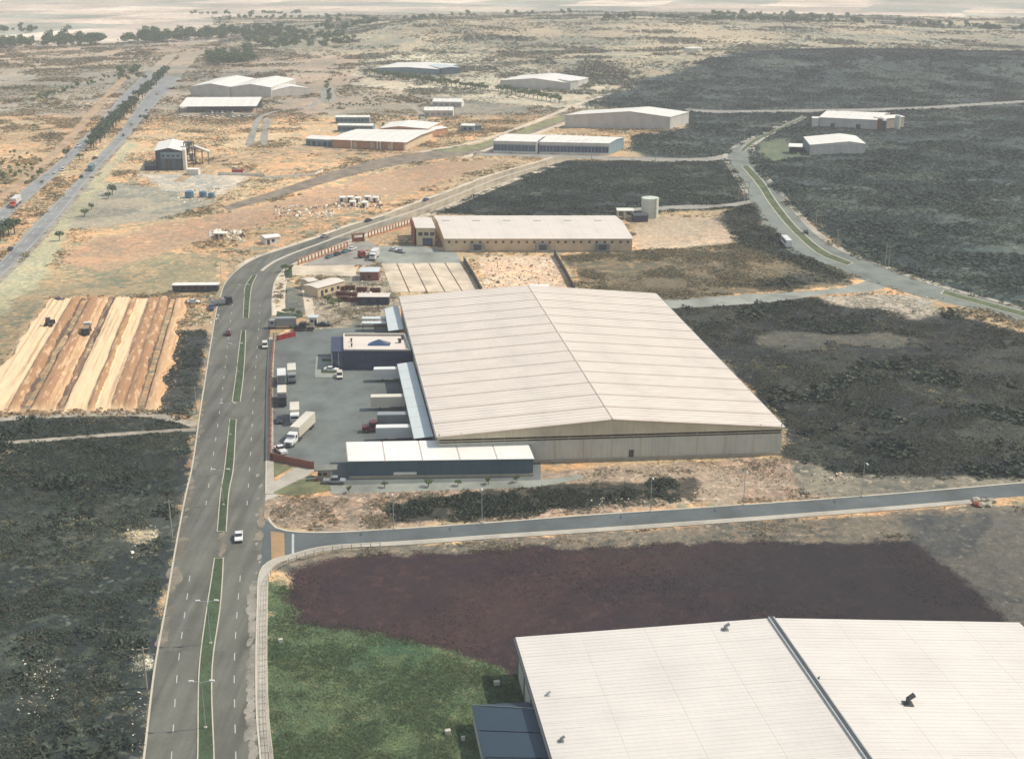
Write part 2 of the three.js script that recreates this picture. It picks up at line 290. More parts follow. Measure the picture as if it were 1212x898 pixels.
// the boulevard behind, its medians and the tracks that leave it
const boulevard = structGroup('boulevard');
const [boR, boL] = between(PP([[958, 138], [925, 153], [897, 170], [893, 183], [910, 210], [928, 230], [948.5, 254], [972.6, 278], [1007, 299], [1048.6, 314.6], [1110.8, 337], [1211, 363], [1330, 392]]), PP([[946, 135], [910, 153], [878, 168], [857, 183], [868, 207], [889, 240.5], [907, 268], [928, 292], [955, 308], [993, 322], [1040, 337], [1093, 352], [1145, 364], [1211, 384], [1330, 418]]), 120);
part(boulevard, 'carriageway', stripGeo(boL, boR, 0.034), M.boulevard); block([...offsetLine(boL, -3), ...offsetLine(boR, 3).reverse()]);
part(boulevard, 'kerb', kerbGeo(boR, 0.5, 0.16), M.kerb); part(boulevard, 'pavement', stripGeo(offsetLine(boR, .3), offsetLine(boR, 2.6), 0.13), M.walk);
part(boulevard, 'kerb', kerbGeo(boL.slice(0, 66), 0.5, 0.16), M.kerb); part(boulevard, 'pavement', stripGeo(offsetLine(boL.slice(0, 66), -2.4), offsetLine(boL.slice(0, 66), -.3), 0.13), M.walk);
median('boulevard_median', [[878, 197], [895, 217], [913, 244], [939, 275], [973, 303], [1003, 314.5]], [[885, 194.8], [903.5, 214.5], [921.5, 241.5], [947.5, 272.5], [981.5, 299.5], [1010, 311]], M.medianGreen, 30, .5);
median('boulevard_median', [[1114, 348], [1211, 375], [1320, 406]], [[1118, 343.5], [1211, 368.5], [1320, 397]], M.medianGreen, 20, .5);
median('boulevard_median', [[876, 178], [890, 166], [915, 154.5], [950, 139]], [[881, 178.8], [897, 166.8], [922, 155.2], [954, 139.8]], M.medianGreen, 20, .4);
function road(name, tp, bp, m, y, n = 40, kerb = 0) {
  const [a, b] = between(PP(tp), PP(bp), n), g = structGroup(name); part(g, 'carriageway', stripGeo(a, b, y), m); block([...a, ...b.slice().reverse()]);
  if (kerb) { part(g, 'kerb', kerbGeo(a, kerb, .15), M.kerb); part(g, 'kerb', kerbGeo(b, kerb, .15), M.kerb); } return g;
}
road('back_street', [[560, 179], [600, 181], [702, 184.5], [830, 187], [862, 182]], [[560, 184], [600, 185], [702, 188.5], [830, 191.5], [868, 188]], M.streetGrey, .022, 30, .5);
road('back_street', [[812, 129], [850, 130.5], [955, 129.5], [1060, 127.5], [1212, 118.5], [1330, 111]], [[812, 132], [850, 133.6], [955, 132.6], [1060, 130.5], [1212, 121.5], [1330, 114]], M.streetGrey, .02, 30, .4);
road('service_road', [[780, 356], [914, 347], [985, 342.5], [1012, 337], [1030, 331]], [[780, 366], [903, 358.5], [975, 349], [1030, 345], [1050, 340]], M.concreteGrey, .02, 30, .25);
road('service_road', [[748, 246], [800, 243], [860, 241], [890, 236]], [[748, 251], [800, 248], [860, 245.5], [892, 241]], M.streetGrey, .02);
road('unfinished_road', [[690, 129.5], [640, 144], [600, 160], [560, 171.5], [500, 180], [467, 184], [400, 201], [330, 224], [262, 245]], [[694, 132], [662, 146], [620, 162], [570, 180], [510, 189], [470, 195.5], [415, 208], [340, 230], [270, 249.5]], M.darkStrip, .016, 50);
{ const g = structGroup('grass_verge'); part(g, 'grass', polySheet(PP([[506, 177.6], [560, 171.6], [600, 160.4], [640, 144.4], [688, 130.6], [690, 135], [650, 148], [610, 163], [560, 178], [530, 180.5]]), .024), M.verge); }
// the highway on the left
const highway = structGroup('highway');
const hwRR = PP([[-60, 388], [0, 328], [21, 309], [63.5, 263], [107, 209], [150, 162], [190, 117], [226, 78], [240, 62]]), hwRL = PP([[-60, 364], [0, 308], [42, 263], [85, 219], [110, 190], [135.5, 163], [163, 125], [200, 80], [216, 65]]);
const hwLR = PP([[-60, 324], [0, 268], [27.5, 241], [63.5, 210], [91, 183], [118.5, 155], [152, 118], [192, 82], [212, 65]]), hwLL = PP([[-60, 302], [0, 247.5], [32, 220], [63.5, 195.5], [94, 166.5], [114, 147], [141, 116], [176, 83], [196, 66]]);
for (const [l, r] of [[hwRL, hwRR], [hwLL, hwLR]]) {
  const [a, b] = between(l, r, 60); part(highway, 'carriageway', stripGeo(a, b, .03), M.asphaltHighway); block([...a, ...b.slice().reverse()]);
  part(highway, 'edge_line', stripGeo(offsetLine(a, .7), offsetLine(a, 1.0), .04), M.paint); part(highway, 'edge_line', stripGeo(offsetLine(b, -1.0), offsetLine(b, -.7), .04), M.paint);
}
dashes(highway, [[0, 317], [52, 262], [95, 213], [129, 175], [180, 119]], M.paint, 5, 10, .3, .042); dashes(highway, [[0, 259.5], [47, 218], [93, 176], [117, 152], [160, 106]], M.paint, 5, 10, .3, .042);
part(highway, 'shoulder', stripGeo(...(() => { const [a] = between(hwRR, hwRR, 60); return [offsetLine(a, .1), offsetLine(a, 2.4)]; })(), .02), M.dirtPale);
// dirt tracks
function track(pix, w, m = M.dirt, y = .012, name = 'dirt_track') { const l = smoothLine(PP(pix), 6); const g = stripGeo(offsetLine(l, -w / 2), offsetLine(l, w / 2), y); block([...offsetLine(l, -w / 2), ...offsetLine(l, w / 2).reverse()]); return structure(name, g, m); }
track([[-30, 258], [0, 234], [40, 203], [74, 172], [92, 152], [124, 116], [150, 88]], 7);
track([[-20, 526], [60, 520], [150, 513], [232, 508]], 2.4, M.dirtPale);
track([[-20, 497], [60, 492], [150, 489], [190, 493], [232, 503]], 3.5, M.dirtPale, .014);
track([[218, 388], [240, 388], [254, 387]], 4.2, M.dirt, .014);
track([[294, 172], [300, 155], [309, 138], [330, 131], [365, 126], [375, 119.6]], 5, M.streetGrey, .014); track([[312, 172], [313, 155], [316, 140]], 5, M.streetGrey, .016); track([[384, 121], [383, 108], [384, 97]], 7, M.streetGrey, .014); track([[393, 121], [392, 108], [390, 97]], 5, M.streetGrey, .016);
track([[375, 98], [480, 88], [560, 104], [690, 112]], 5, M.dirtPale, .018); track([[498, 179.5], [560, 168.5], [620, 149], [690, 121], [725, 110]], 5, M.concrete, .02, 'estate_street'); track([[548, 187], [600, 169.5], [660, 149], [694, 137]], 5, M.concrete, .022, 'estate_street'); track([[430, 112], [480, 122], [500, 140], [496, 150]], 5, M.dirtPale, .019); track([[250, 196], [330, 182], [400, 180], [470, 182]], 7, M.dirt, .021); track([[330, 120], [420, 112], [560, 116], [690, 121]], 5, M.dirtPale, .023); track([[770, 96], [790, 88], [815, 76]], 5, M.dirtPale, .012);
track([[400, 173], [330, 176], [250, 192], [210, 215]], 6, M.dirt, .02); track([[560, 108], [620, 101], [700, 102], [800, 97], [900, 100]], 4, M.dirtPale, .02);

// ---------------------------------------------------------------- ground: soils and grasses by area
const regions = [];
function region(pix, cols, s, o = {}) { const p = PP(pix); regions.push({ p, b: bbox(p), cols, s, ...o }); return regions.length - 1; }
const DRY = [[200, 156, 112], [172, 142, 104], [136, 131, 105], [222, 182, 134]];
region([[250, 20], [700, 14], [1600, 26], [1600, 110], [760, 112], [560, 72], [380, 70], [260, 56]], [[150, 140, 114], [130, 130, 110], [168, 150, 120], [186, 166, 134]], 30);
region([[430, 70], [560, 72], [760, 112], [700, 130], [560, 120], [420, 100]], [[196, 176, 146], [176, 166, 140], [158, 156, 134], [214, 196, 162]], 22);
const rFarScrub = region([[690, 122], [760, 100], [815, 90], [880, 78], [960, 72], [1100, 69], [1400, 85], [1400, 420], [1211, 364], [1110, 338], [1010, 300], [950, 256], [905, 215], [890, 190], [800, 193], [748, 178], [750, 160], [815, 152], [815, 138]], [[48, 62, 59], [40, 54, 54], [66, 77, 68], [94, 98, 83]], 14);
const rMidScrub = region([[500, 252], [590, 211], [662, 190], [866, 192], [890, 242], [862, 247], [800, 250], [748, 254], [640, 256]], [[44, 58, 55], [37, 50, 50], [61, 72, 61], [98, 98, 83]], 12);
const rOlive = region([[664, 303], [748, 297], [870, 284], [900, 262], [1000, 320], [1015, 338], [800, 354], [706, 347]], [[109, 94, 68], [86, 81, 61], [129, 109, 79], [68, 68, 55]], 8);
const rBank = region([[850, 255], [888, 240], [912, 272], [990, 322], [1010, 334], [900, 340], [960, 318], [880, 290]], [[50, 52, 45], [44, 47, 42], [67, 65, 50], [95, 83, 64]], 8);
region([[750, 256], [852, 258], [876, 288], [800, 294], [752, 296]], [[196, 168, 136], [180, 158, 130], [164, 148, 124], [212, 186, 152]], 6);
const rRight = region([[785, 362], [910, 356], [1030, 347], [1120, 372], [1400, 440], [1400, 560], [1212, 574], [930, 592], [928, 500]], [[38, 43, 42], [32, 36, 37], [51, 55, 47], [76, 76, 61]], 8);
region([[960, 350], [1075, 348], [1125, 370], [1090, 380], [1040, 366], [985, 362]], [[176, 160, 138], [140, 130, 110], [104, 100, 86], [206, 196, 176]], 4);
region([[885, 396], [930, 390], [985, 396], [1050, 393], [1092, 402], [1060, 412], [1000, 407], [940, 414], [900, 408]], [[104, 96, 78], [82, 82, 70], [70, 72, 66], [122, 108, 86]], 6);
const rFront = region([[300, 596], [330, 590], [440, 580], [640, 558], [928, 540], [990, 560], [1000, 586], [700, 608], [560, 619], [465, 625], [386, 630], [318, 622]], [[164, 136, 112], [148, 126, 105], [128, 115, 97], [186, 164, 138]], 5);
const rShrub = region([[458, 600], [500, 590], [600, 578], [820, 566], [828, 590], [700, 598], [590, 612], [470, 618]], [[45, 46, 39], [39, 41, 37], [59, 56, 45], [97, 83, 66]], 5);
region([[930, 545], [1000, 560], [1212, 566], [1300, 556], [1300, 570], [1000, 590], [950, 585]], [[104, 100, 86], [86, 86, 76], [120, 112, 94], [150, 138, 116]], 6);
const rVerge = region([[318, 672], [346, 662], [399, 650], [498, 644], [696, 632], [882, 618], [1060, 606], [1300, 588], [1300, 900], [1212, 735], [1100, 640], [650, 655], [345, 680]], [[122, 108, 89], [102, 95, 81], [86, 84, 74], [146, 130, 106]], 5);
region([[1060, 615], [1212, 604], [1400, 590], [1400, 760], [1212, 745], [1120, 690]], [[78, 78, 73], [66, 68, 66], [90, 86, 76], [110, 104, 89]], 5);
const rLawn = region([[316, 680], [330, 690], [346, 700], [346, 738], [440, 745], [560, 775], [640, 800], [660, 960], [310, 960], [308, 900], [312, 760]], [[58, 86, 59], [51, 77, 56], [78, 93, 60], [96, 101, 68]], 11);
const rPlough = region([[342, 672], [400, 660], [500, 654], [660, 648], [860, 642], [1080, 640], [1140, 690], [1230, 760], [620, 810], [600, 792], [520, 768], [440, 748], [345, 738]], [[48, 33, 34], [43, 30, 33], [53, 37, 36], [63, 43, 40]], 7, { to: [[39, 32, 33], [36, 30, 32], [43, 35, 35], [50, 39, 37]], x0: P(640, 700).x, x1: P(930, 700).x });
const rLeft = region([[-200, 494], [60, 494], [190, 492], [233, 500], [226, 560], [212, 640], [197, 720], [183, 820], [168, 960], [-260, 960]], [[40, 50, 46], [33, 41, 40], [56, 63, 53], [90, 92, 80]], 7);
region([[148, 630], [166, 625], [180, 628], [184, 638], [165, 645], [150, 641]], [[188, 168, 132], [166, 150, 122], [130, 122, 102], [206, 188, 152]], 3);
region([[158, 780], [170, 774], [178, 786], [172, 796], [160, 794]], [[200, 188, 160], [176, 164, 140], [140, 132, 112], [214, 204, 180]], 3);
const rPlot = region([[208, 392], [246, 390], [243, 430], [232, 490], [186, 490], [196, 440]], [[56, 62, 63], [50, 56, 58], [68, 71, 67], [88, 88, 81]], 5);
region([[-100, 340], [0, 330], [60, 318], [130, 300], [260, 300], [262, 345], [60, 352], [0, 420], [-100, 470]], [[166, 142, 106], [142, 130, 100], [118, 120, 94], [188, 158, 116]], 9);
region([[70, 310], [100, 286], [200, 262], [300, 246], [380, 222], [440, 206], [520, 192], [600, 190], [500, 225], [400, 240], [330, 258], [230, 290], [120, 322]], [[176, 138, 104], [160, 130, 102], [146, 126, 100], [192, 156, 120]], 10);
region([[100, 215], [200, 222], [262, 240], [180, 262], [90, 270], [60, 262]], [[138, 134, 116], [122, 122, 108], [158, 146, 122], [176, 160, 134]], 8);
region([[160, 205], [300, 205], [262, 232], [200, 225]], [[170, 160, 140], [150, 148, 136], [190, 172, 146], [206, 190, 166]], 8);
const rClutter = region([[395, 324], [466, 322], [474, 392], [362, 394], [362, 350], [380, 340]], [[136, 126, 106], [108, 108, 94], [158, 142, 118], [186, 168, 140]], 4);
region([[560, 304], [656, 303], [676, 343], [580, 347]], [[210, 170, 134], [190, 158, 128], [160, 142, 120], [226, 200, 164]], 4);
region([[330, 340], [358, 340], [362, 368], [345, 374], [329, 372]], [[92, 96, 90], [84, 90, 84], [104, 104, 92], [120, 116, 100]], 4);
region([[896, 168], [930, 163], [950, 178], [950, 186], [915, 192], [900, 186]], [[88, 98, 70], [80, 92, 70], [106, 108, 80], [124, 118, 90]], 8);
region([[60, 318], [0, 372], [-60, 420], [-60, 372], [30, 302], [110, 214], [150, 165], [156, 170], [120, 225], [80, 280]], [[170, 158, 124], [152, 148, 118], [142, 144, 114], [188, 170, 132]], 8);
function regionAt(x, z) { for (let i = regions.length - 1; i >= 0; i--) { const r = regions[i], b = r.b; if (x > b[0] && x < b[2] && z > b[1] && z < b[3] && inPoly(r.p, x, z)) return i; } return -1; }
// low hills far off
const hill1 = P(508, 50), hill2 = P(1090, 84), hill3 = P(760, 40);
function heightAt(x, z) {
  const d = Math.hypot(x, z); if (d < 1000) return 0;
  let h = 15 * Math.exp(-(((x - hill1.x) / 105) ** 2 + ((z - hill1.z) / 170) ** 2)) + 16 * Math.exp(-(((x - hill2.x) / 420) ** 2 + ((z - hill2.z) / 150) ** 2)) + 22 * Math.exp(-(((x - hill3.x) / 500) ** 2 + ((z - hill3.z) / 400) ** 2));
  h = Math.max(0, h - 1.2) * smooth(1000, 1350, d);
  return h + 5 * Math.max(0, fbm(x / 300, z / 300, 3) - .5) * smooth(1900, 2600, d);
}
const mixc = (a, b, t) => [lerp(a[0], b[0], t), lerp(a[1], b[1], t), lerp(a[2], b[2], t)];
function soilColour(x, z, reg, far) {
  const n1 = fbm(x / 97 + 3, z / 97, 2);
  let cols = DRY, s = 11;
  if (reg >= 0) { const R = regions[reg]; cols = R.cols; s = R.s; if (R.to) { const t = smooth(R.x0, R.x1, x + 60 * (fbm(x / 12, z / 5, 4) - .5)); cols = cols.map((c, i) => mixc(c, R.to[i], t)); } }
  else if (far) { // patchwork of farm fields; the farthest are paler, distance haze mixed into their colours
    const a = x * .94 + z * .34 + 60 * n1, b = -x * .34 + z * .94, i = Math.floor(a / 210), j = Math.floor(b / (150 + 90 * hash2(i, 5))), k = hash2(i * 3 + 1, j * 7 + 2);
    cols = Math.hypot(x, z) < 1750 + 300 * (n1 - .5) ? (k < .35 ? [[168, 144, 120], [152, 138, 116], [134, 130, 112], [188, 160, 130]] : k < .7 ? [[150, 136, 116], [138, 130, 112], [122, 121, 106], [168, 150, 126]] : [[180, 152, 122], [164, 144, 120], [146, 136, 116], [198, 170, 136]]) : k < .34 ? [[158, 156, 138], [146, 148, 132], [172, 164, 144], [188, 176, 154]] : k < .5 ? [[216, 192, 166], [202, 180, 158], [188, 172, 150], [230, 210, 184]] : k < .7 ? [[196, 176, 152], [186, 168, 148], [170, 160, 142], [212, 192, 168]] : k < .86 ? [[232, 210, 186], [224, 202, 178], [210, 190, 168], [240, 222, 200]] : [[172, 164, 144], [160, 156, 138], [184, 170, 150], [200, 184, 160]]; s = 40;
  }
  const a = fbm(x / s, z / s, 4), b = fbm(x / (s * .35) + 50, z / (s * .35) + 20, 3), e = vnoise(x * .9 + 7, z * .9), f = vnoise(x * 3.1, z * 3.1);
  let c = mixc(cols[0], cols[1], smooth(.38, .62, a)); c = mixc(c, cols[2], smooth(.52, .72, b)); c = mixc(c, mixc(cols[2], cols[3], .45), .75 * smooth(.5, .64, fbm(x / (s * 3.1) + 13, z / (s * 3.1) + 5, 4))); c = mixc(c, cols[3], smooth(.68, .82, fbm(x / (s * .22) + 9, z / (s * .22) + 77, 2)));
  const k = 1 + .20 * (e - .5) + .26 * (f - .5) + .16 * (vnoise(x * 6.7, z * 5.9) - .5) + .36 * (n1 - .5);
  return [c[0] * k, c[1] * k, c[2] * k];
}
const ground = structGroup('ground');
function tile(name, x0, x1, z0, z1, tw, th, gx, gz, y, warp, far) {
  const d = new Uint8Array(tw * th * 4), iw = tw >> 1, ih = th >> 1, ids = new Int8Array(iw * ih);
  for (let j = 0; j < ih; j++) for (let i = 0; i < iw; i++) ids[j * iw + i] = regionAt(lerp(x0, x1, (i + .5) / iw), lerp(z0, z1, (j + .5) / ih));
  for (let j = 0; j < th; j++) for (let i = 0; i < tw; i++) {
    const x = lerp(x0, x1, (i + .5) / tw), z = lerp(z0, z1, (j + .5) / th);
    const wx = x + warp * (fbm(x / warp * .4, z / warp * .4, 3) - .5) * 2.4, wz = z + warp * (fbm(x / warp * .4 + 31, z / warp * .4 + 11, 3) - .5) * 2.4;
    const jt = .5 * warp; const jx = jt * (hash2(i * 3 + 1, j * 5 + 2) - .5) * 1.6, jz = jt * (hash2(i * 7 + 4, j * 3 + 9) - .5) * 1.6;
    const ii = clamp(Math.floor((wx + jx - x0) / (x1 - x0) * iw), 0, iw - 1), jj = clamp(Math.floor((wz + jz - z0) / (z1 - z0) * ih), 0, ih - 1);
    const c = soilColour(x, z, ids[jj * iw + ii], far), k = (j * tw + i) * 4;
    d[k] = clamp(c[0], 0, 255); d[k + 1] = clamp(c[1], 0, 255); d[k + 2] = clamp(c[2], 0, 255); d[k + 3] = 255;
  }
  const t = new THREE.DataTexture(d, tw, th); t.colorSpace = THREE.SRGBColorSpace; t.magFilter = THREE.LinearFilter; t.minFilter = THREE.LinearMipmapLinearFilter; t.generateMipmaps = true; t.needsUpdate = true;
  const pos = [], uv = [], idx = [];
  for (let j = 0; j <= gz; j++) for (let i = 0; i <= gx; i++) { const x = lerp(x0, x1, i / gx), z = lerp(z0, z1, j / gz); const edge = far ? smooth(0, .04, Math.min(i / gx, 1 - i / gx)) : 1; pos.push(x, y + heightAt(x, z) * edge, z); uv.push(i / gx, j / gz); }
  for (let j = 0; j < gz; j++) for (let i = 0; i < gx; i++) { const a = j * (gx + 1) + i, b = a + 1, c = a + gx + 1, e = c + 1; idx.push(a, b, e, a, e, c); }
  const g = new THREE.BufferGeometry(); g.setAttribute('position', new THREE.Float32BufferAttribute(pos, 3)); g.setAttribute('uv', new THREE.Float32BufferAttribute(uv, 2)); g.setIndex(idx); g.computeVertexNormals();
  // z grows towards the camera; faces must look up
  const n = g.attributes.normal; if (n.getY(0) < 0) { const ix = g.index.array; for (let k = 0; k < ix.length; k += 3) { const s = ix[k]; ix[k] = ix[k + 1]; ix[k + 1] = s; } g.computeVertexNormals(); }
  return part(ground, name, g, new THREE.MeshStandardMaterial({ map: t, roughness: 1 }));
}
part(ground, 'outlying_land', polySheet([V(-14000, 0, 3000), V(14000, 0, 3000), V(14000, 0, -16000), V(-14000, 0, -16000)], -0.4), mat([200, 182, 152], (() => { const t = texSoil.clone(); t.repeat.set(1 / 400, 1 / 400); return t; })(), 1));
tile('soil', -125, 150, -300, -120, 2048, 1340, 2, 2, 0, 2.2, false);
tile('soil', -240, 250, -540, -300, 2048, 1003, 2, 2, 0, 3.5, false);
tile('soil', -430, 470, -960, -540, 2048, 956, 2, 2, 0, 6, false);
tile('soil', -1100, 1200, -2000, -960, 2048, 926, 90, 60, 0, 12, true);
tile('soil', -3600, 3600, -8000, -2000, 1600, 1333, 120, 100, 0, 30, true);
console.log('ground done');

// ---------------------------------------------------------------- earthworks: graded strips with windrows of soil
{
  const F = frameQ([-34, 489], [187, 486], [55, 353], [221.5, 352]), nu = 150, nv = 90, pos = [], uv = [], idx = [];
  const bands = [[0, .19, 0, .3], [.19, .25, 1, 1.0], [.25, .31, 2, -.6], [.31, .39, 1, .9], [.39, .445, 3, .2], [.445, .49, 2, -.5], [.49, .615, 0, .15], [.615, .655, 1, .9], [.655, .735, 0, .25], [.735, .81, 1, .9], [.81, .875, 1, 1.1], [.875, .925, 2, -.7], [.925, 1.001, 3, .4]];
  const hAt = (u, v) => { const uu = u + .005 * (fbm(v * 9, u * 4, 3) - .5) * 2; let h = 0; for (const [a, b, , t] of bands) { const c = (a + b) / 2, w = (b - a) / 2; h += t * Math.exp(-(((uu - c) / w) ** 4) * 1.2); } const e = smooth(0, .05, v) * smooth(0, .04, 1 - v) * smooth(0, .02, u) * smooth(0, .02, 1 - u); return .62 + e * (h * 1.25 + .7 * (fbm(u * 30, v * 16, 4) - .5)) - .58 * (1 - e); };
  for (let j = 0; j <= nv; j++) for (let i = 0; i <= nu; i++) { const u = i / nu, v = j / nv, eg = Math.max(smooth(.06, 0, u), smooth(.06, 0, 1 - u)), ev = Math.max(smooth(.06, 0, v), smooth(.06, 0, 1 - v)), p = F.world(u * F.W + eg * 5 * (fbm(v * 14, u * 3, 4) - .5), v * F.L + ev * 7 * (fbm(u * 16, v * 3 + 7, 4) - .5)); pos.push(p.x, hAt(u, v), p.z); uv.push(u, v); }
  for (let j = 0; j < nv; j++) for (let i = 0; i < nu; i++) { const a = j * (nu + 1) + i, b = a + 1, c = a + nu + 1, d = c + 1; idx.push(a, b, d, a, d, c); }
  const g = new THREE.BufferGeometry(); g.setAttribute('position', new THREE.Float32BufferAttribute(pos, 3)); g.setAttribute('uv', new THREE.Float32BufferAttribute(uv, 2)); g.setIndex(idx); g.computeVertexNormals();
  const S = 1024, d = new Uint8Array(S * S * 4), C = [[222, 191, 150], [158, 120, 86], [94, 76, 62], [196, 157, 116]];
  for (let j = 0; j < S; j++) for (let i = 0; i < S; i++) {
    const u = i / S + .006 * (fbm(j / S * 14, i / S * 6, 3) - .5) * 2 + .008 * (vnoise(i * .3, j * .06) - .5), v = j / S; let k = 3; for (const [a, b, c] of bands) if (u >= a && u < b) k = c;
    let c = C[k]; const rut = fbm(i / S * 90, v * 3 + 4, 2), n = fbm(i * .06, j * .03, 4); c = mixc(c, C[1], .5 * smooth(.55, .75, rut)); c = mixc(c, k === 2 ? [150, 124, 100] : C[0], .6 * smooth(.5, .75, n)); if (v < .05) c = mixc(c, [218, 184, 142], .7 * smooth(.05, .0, v));
    const q = (j * S + i) * 4, m = .94 + .12 * vnoise(i * .7, j * .7); d[q] = clamp(c[0] * m, 0, 255); d[q + 1] = clamp(c[1] * m, 0, 255); d[q + 2] = clamp(c[2] * m, 0, 255); d[q + 3] = 255;
  }
  const t = new THREE.DataTexture(d, S, S); t.colorSpace = THREE.SRGBColorSpace; t.magFilter = THREE.LinearFilter; t.minFilter = THREE.LinearMipmapLinearFilter; t.generateMipmaps = true; t.needsUpdate = true;
  structure('earthworks', g, new THREE.MeshStandardMaterial({ map: t, roughness: 1 })); block(F.poly);
}

// ---------------------------------------------------------------- buildings
const tk = 0.3;
function walls(o, F, h, yR, m, names = ['wall', 'wall', 'wall', 'wall'], breaks = [], wb = [], frontTop = null) {
  const cut = (a, b, list) => { const s = [a, ...list.filter(x => x > a && x < b), b]; return s.slice(1).map((x, i) => [s[i], x]); };
  const y = (u, w) => yR(u, w) - .005;
  part(o, names[0], cut(0, F.W, breaks).map(([a, b]) => hexa(F, a, b, 0, tk, 0, frontTop ?? y)), m);
  part(o, names[1], cut(0, F.W, breaks).map(([a, b]) => hexa(F, a, b, F.L - tk, F.L, 0, y)), m);
  part(o, names[2], cut(tk, F.L - tk, wb).map(([a, b]) => hexa(F, 0, tk, a, b, 0, y)), m);
  part(o, names[3], cut(tk, F.L - tk, wb).map(([a, b]) => hexa(F, F.W - tk, F.W, a, b, 0, y)), m);
}
// a pitched or flat sheet-metal building; ridge 'w' runs from front to back (gabled front), 'u' along the front
function shed(name, label, cat, F, o) {
  const { h, rise = 0, ridge = 'w', rp = .5, n = 6, rows = 1, gap = .12, over = .4, roof = M.roofFar, seam = M.roofSeam, wall = M.wallGrey, cap = null, lift = .035, group } = o;
  const g = thing(name, label, cat, F.A, 0, group);
  const yR = ridge === 'w' ? (u) => h + rise * (u < rp * F.W ? 1 - (rp * F.W - u) / (rp * F.W) : 1 - (u - rp * F.W) / ((1 - rp) * F.W)) : (u, w) => h + rise * (w < rp * F.L ? 1 - (rp * F.L - w) / (rp * F.L) : 1 - (w - rp * F.L) / ((1 - rp) * F.L));
  walls(g, F, h, yR, wall, undefined, ridge === 'w' ? [rp * F.W] : [], ridge === 'u' ? [rp * F.L] : [], o.frontTop);
  const Y = k => (u, w) => yR(u, w) + k;
  const spans = ridge === 'w' ? [[-over, rp * F.W], [rp * F.W, F.W + over]] : [[-over, rp * F.L], [rp * F.L, F.L + over]];
  const lim = ridge === 'w' ? F.L : F.W;
  for (const [a, b] of spans) {
    part(g, 'roof_deck', ridge === 'w' ? hexa(F, a, b, -over, F.L + over, Y(.005), Y(.06 + lift)) : hexa(F, -over, F.W + over, a, b, Y(.005), Y(.06 + lift)), seam);
    for (let i = 0; i < n; i++) for (let j = 0; j < rows; j++) {
      const s0 = lerp(-over, lim + over, i / n) + gap / 2, s1 = lerp(-over, lim + over, (i + 1) / n) - gap / 2, q0 = lerp(a, b, j / rows) + (j ? gap / 2 : 0), q1 = lerp(a, b, (j + 1) / rows) - (j < rows - 1 ? gap / 2 : 0.01);
      part(g, 'roof_panel', ridge === 'w' ? hexa(F, q0, q1, s0, s1, Y(.062 + lift), Y(.13)) : hexa(F, s0, s1, q0, q1, Y(.062 + lift), Y(.13)), roof);
    }
  }
  if (cap) part(g, 'ridge_cap', ridge === 'w' ? [hexa(F, rp * F.W - .2, rp * F.W, -over - .05, F.L + over + .05, Y(.135), Y(.24)), hexa(F, rp * F.W, rp * F.W + .2, -over - .05, F.L + over + .05, Y(.135), Y(.24))] : [hexa(F, -over - .05, F.W + over + .05, rp * F.L - .4, rp * F.L, Y(.135), Y(.22)), hexa(F, -over - .05, F.W + over + .05, rp * F.L, rp * F.L + .4, Y(.135), Y(.22))], cap);
  block(F.poly); g.userData.F = undefined; delete g.userData.F; g.yR = yR; return g;
}
// raised ribs of the roof sheets, running from ridge to eaves
function sheetRibs(g, F, step, w, m, h = .06) { const n = Math.floor(F.L / step), y = k => u => g.yR(u) + k; for (let i = 0; i < n; i++) for (const [a, b] of [[-.2, F.W / 2 - .6], [F.W / 2 + .6, F.W + .2]]) part(g, 'roof_rib', hexa(F, a, b, (i + .5) * step, (i + .5) * step + w, y(.131), y(.131 + h)), m); }
const pane = (g, F, name, u0, u1, y0, y1, m = M.glass, d = .06) => part(g, name, hexa(F, u0, u1, -d, -.004, y0, y1), m);

// 1. the big warehouse in the middle
const FM = frameQ([519, 517], [926.5, 505], [474, 351], [775, 347.5], 7.5);
const mainWh = shed('warehouse', 'huge cream pitched-roof warehouse with striped roof seams beside the truck yard', 'warehouse', FM, { h: 7.5, rise: 3.3, n: 14, gap: 1.1, over: .5, roof: M.roofCream, seam: M.roofSeam, wall: M.wallTan, cap: M.roofSeam, frontTop: 5.75 });
sheetRibs(mainWh, FM, 1.9, .09, M.roofCream);
// an open ventilation slot runs under the gable, with one louvre blade in it
part(mainWh, 'louvre', hexa(FM, .02, FM.W - .02, -.2, .1, 6.2, 6.38), M.wallFascia);
for (let i = 0; i <= 16; i++) part(mainWh, 'slot_post', hexa(FM, lerp(.05, FM.W - .25, i / 16), lerp(.05, FM.W - .25, i / 16) + .2, .12, .26, 5.76, 8.2), M.steel);
part(mainWh, 'gable_fascia', [hexa(FM, -.02, FM.W / 2, -.2, .1, 6.86, u => mainWh.yR(u) - .05), hexa(FM, FM.W / 2, FM.W + .02, -.2, .1, 6.86, u => mainWh.yR(u) - .05)], M.wallFascia);
part(mainWh, 'gutter', hexa(FM, -.8, -.51, 0, FM.L, 7.2, 7.5), M.steel); part(mainWh, 'gutter', hexa(FM, FM.W + .51, FM.W + .8, 0, FM.L, 7.2, 7.5), M.steel);
for (let i = 1; i < 12; i++) part(mainWh, 'downpipe', hexa(FM, i * FM.W / 12 - .06, i * FM.W / 12 + .06, -.14, -.004, 0, 5.7), M.wallFascia);
part(mainWh, 'plinth', hexa(FM, -.05, FM.W + .05, -.25, -.004, 0, .7), M.wallBlock);
pane(mainWh, FM, 'door', FM.W * .55, FM.W * .55 + 1.2, 0.71, 2.6, M.steelDark, .1);
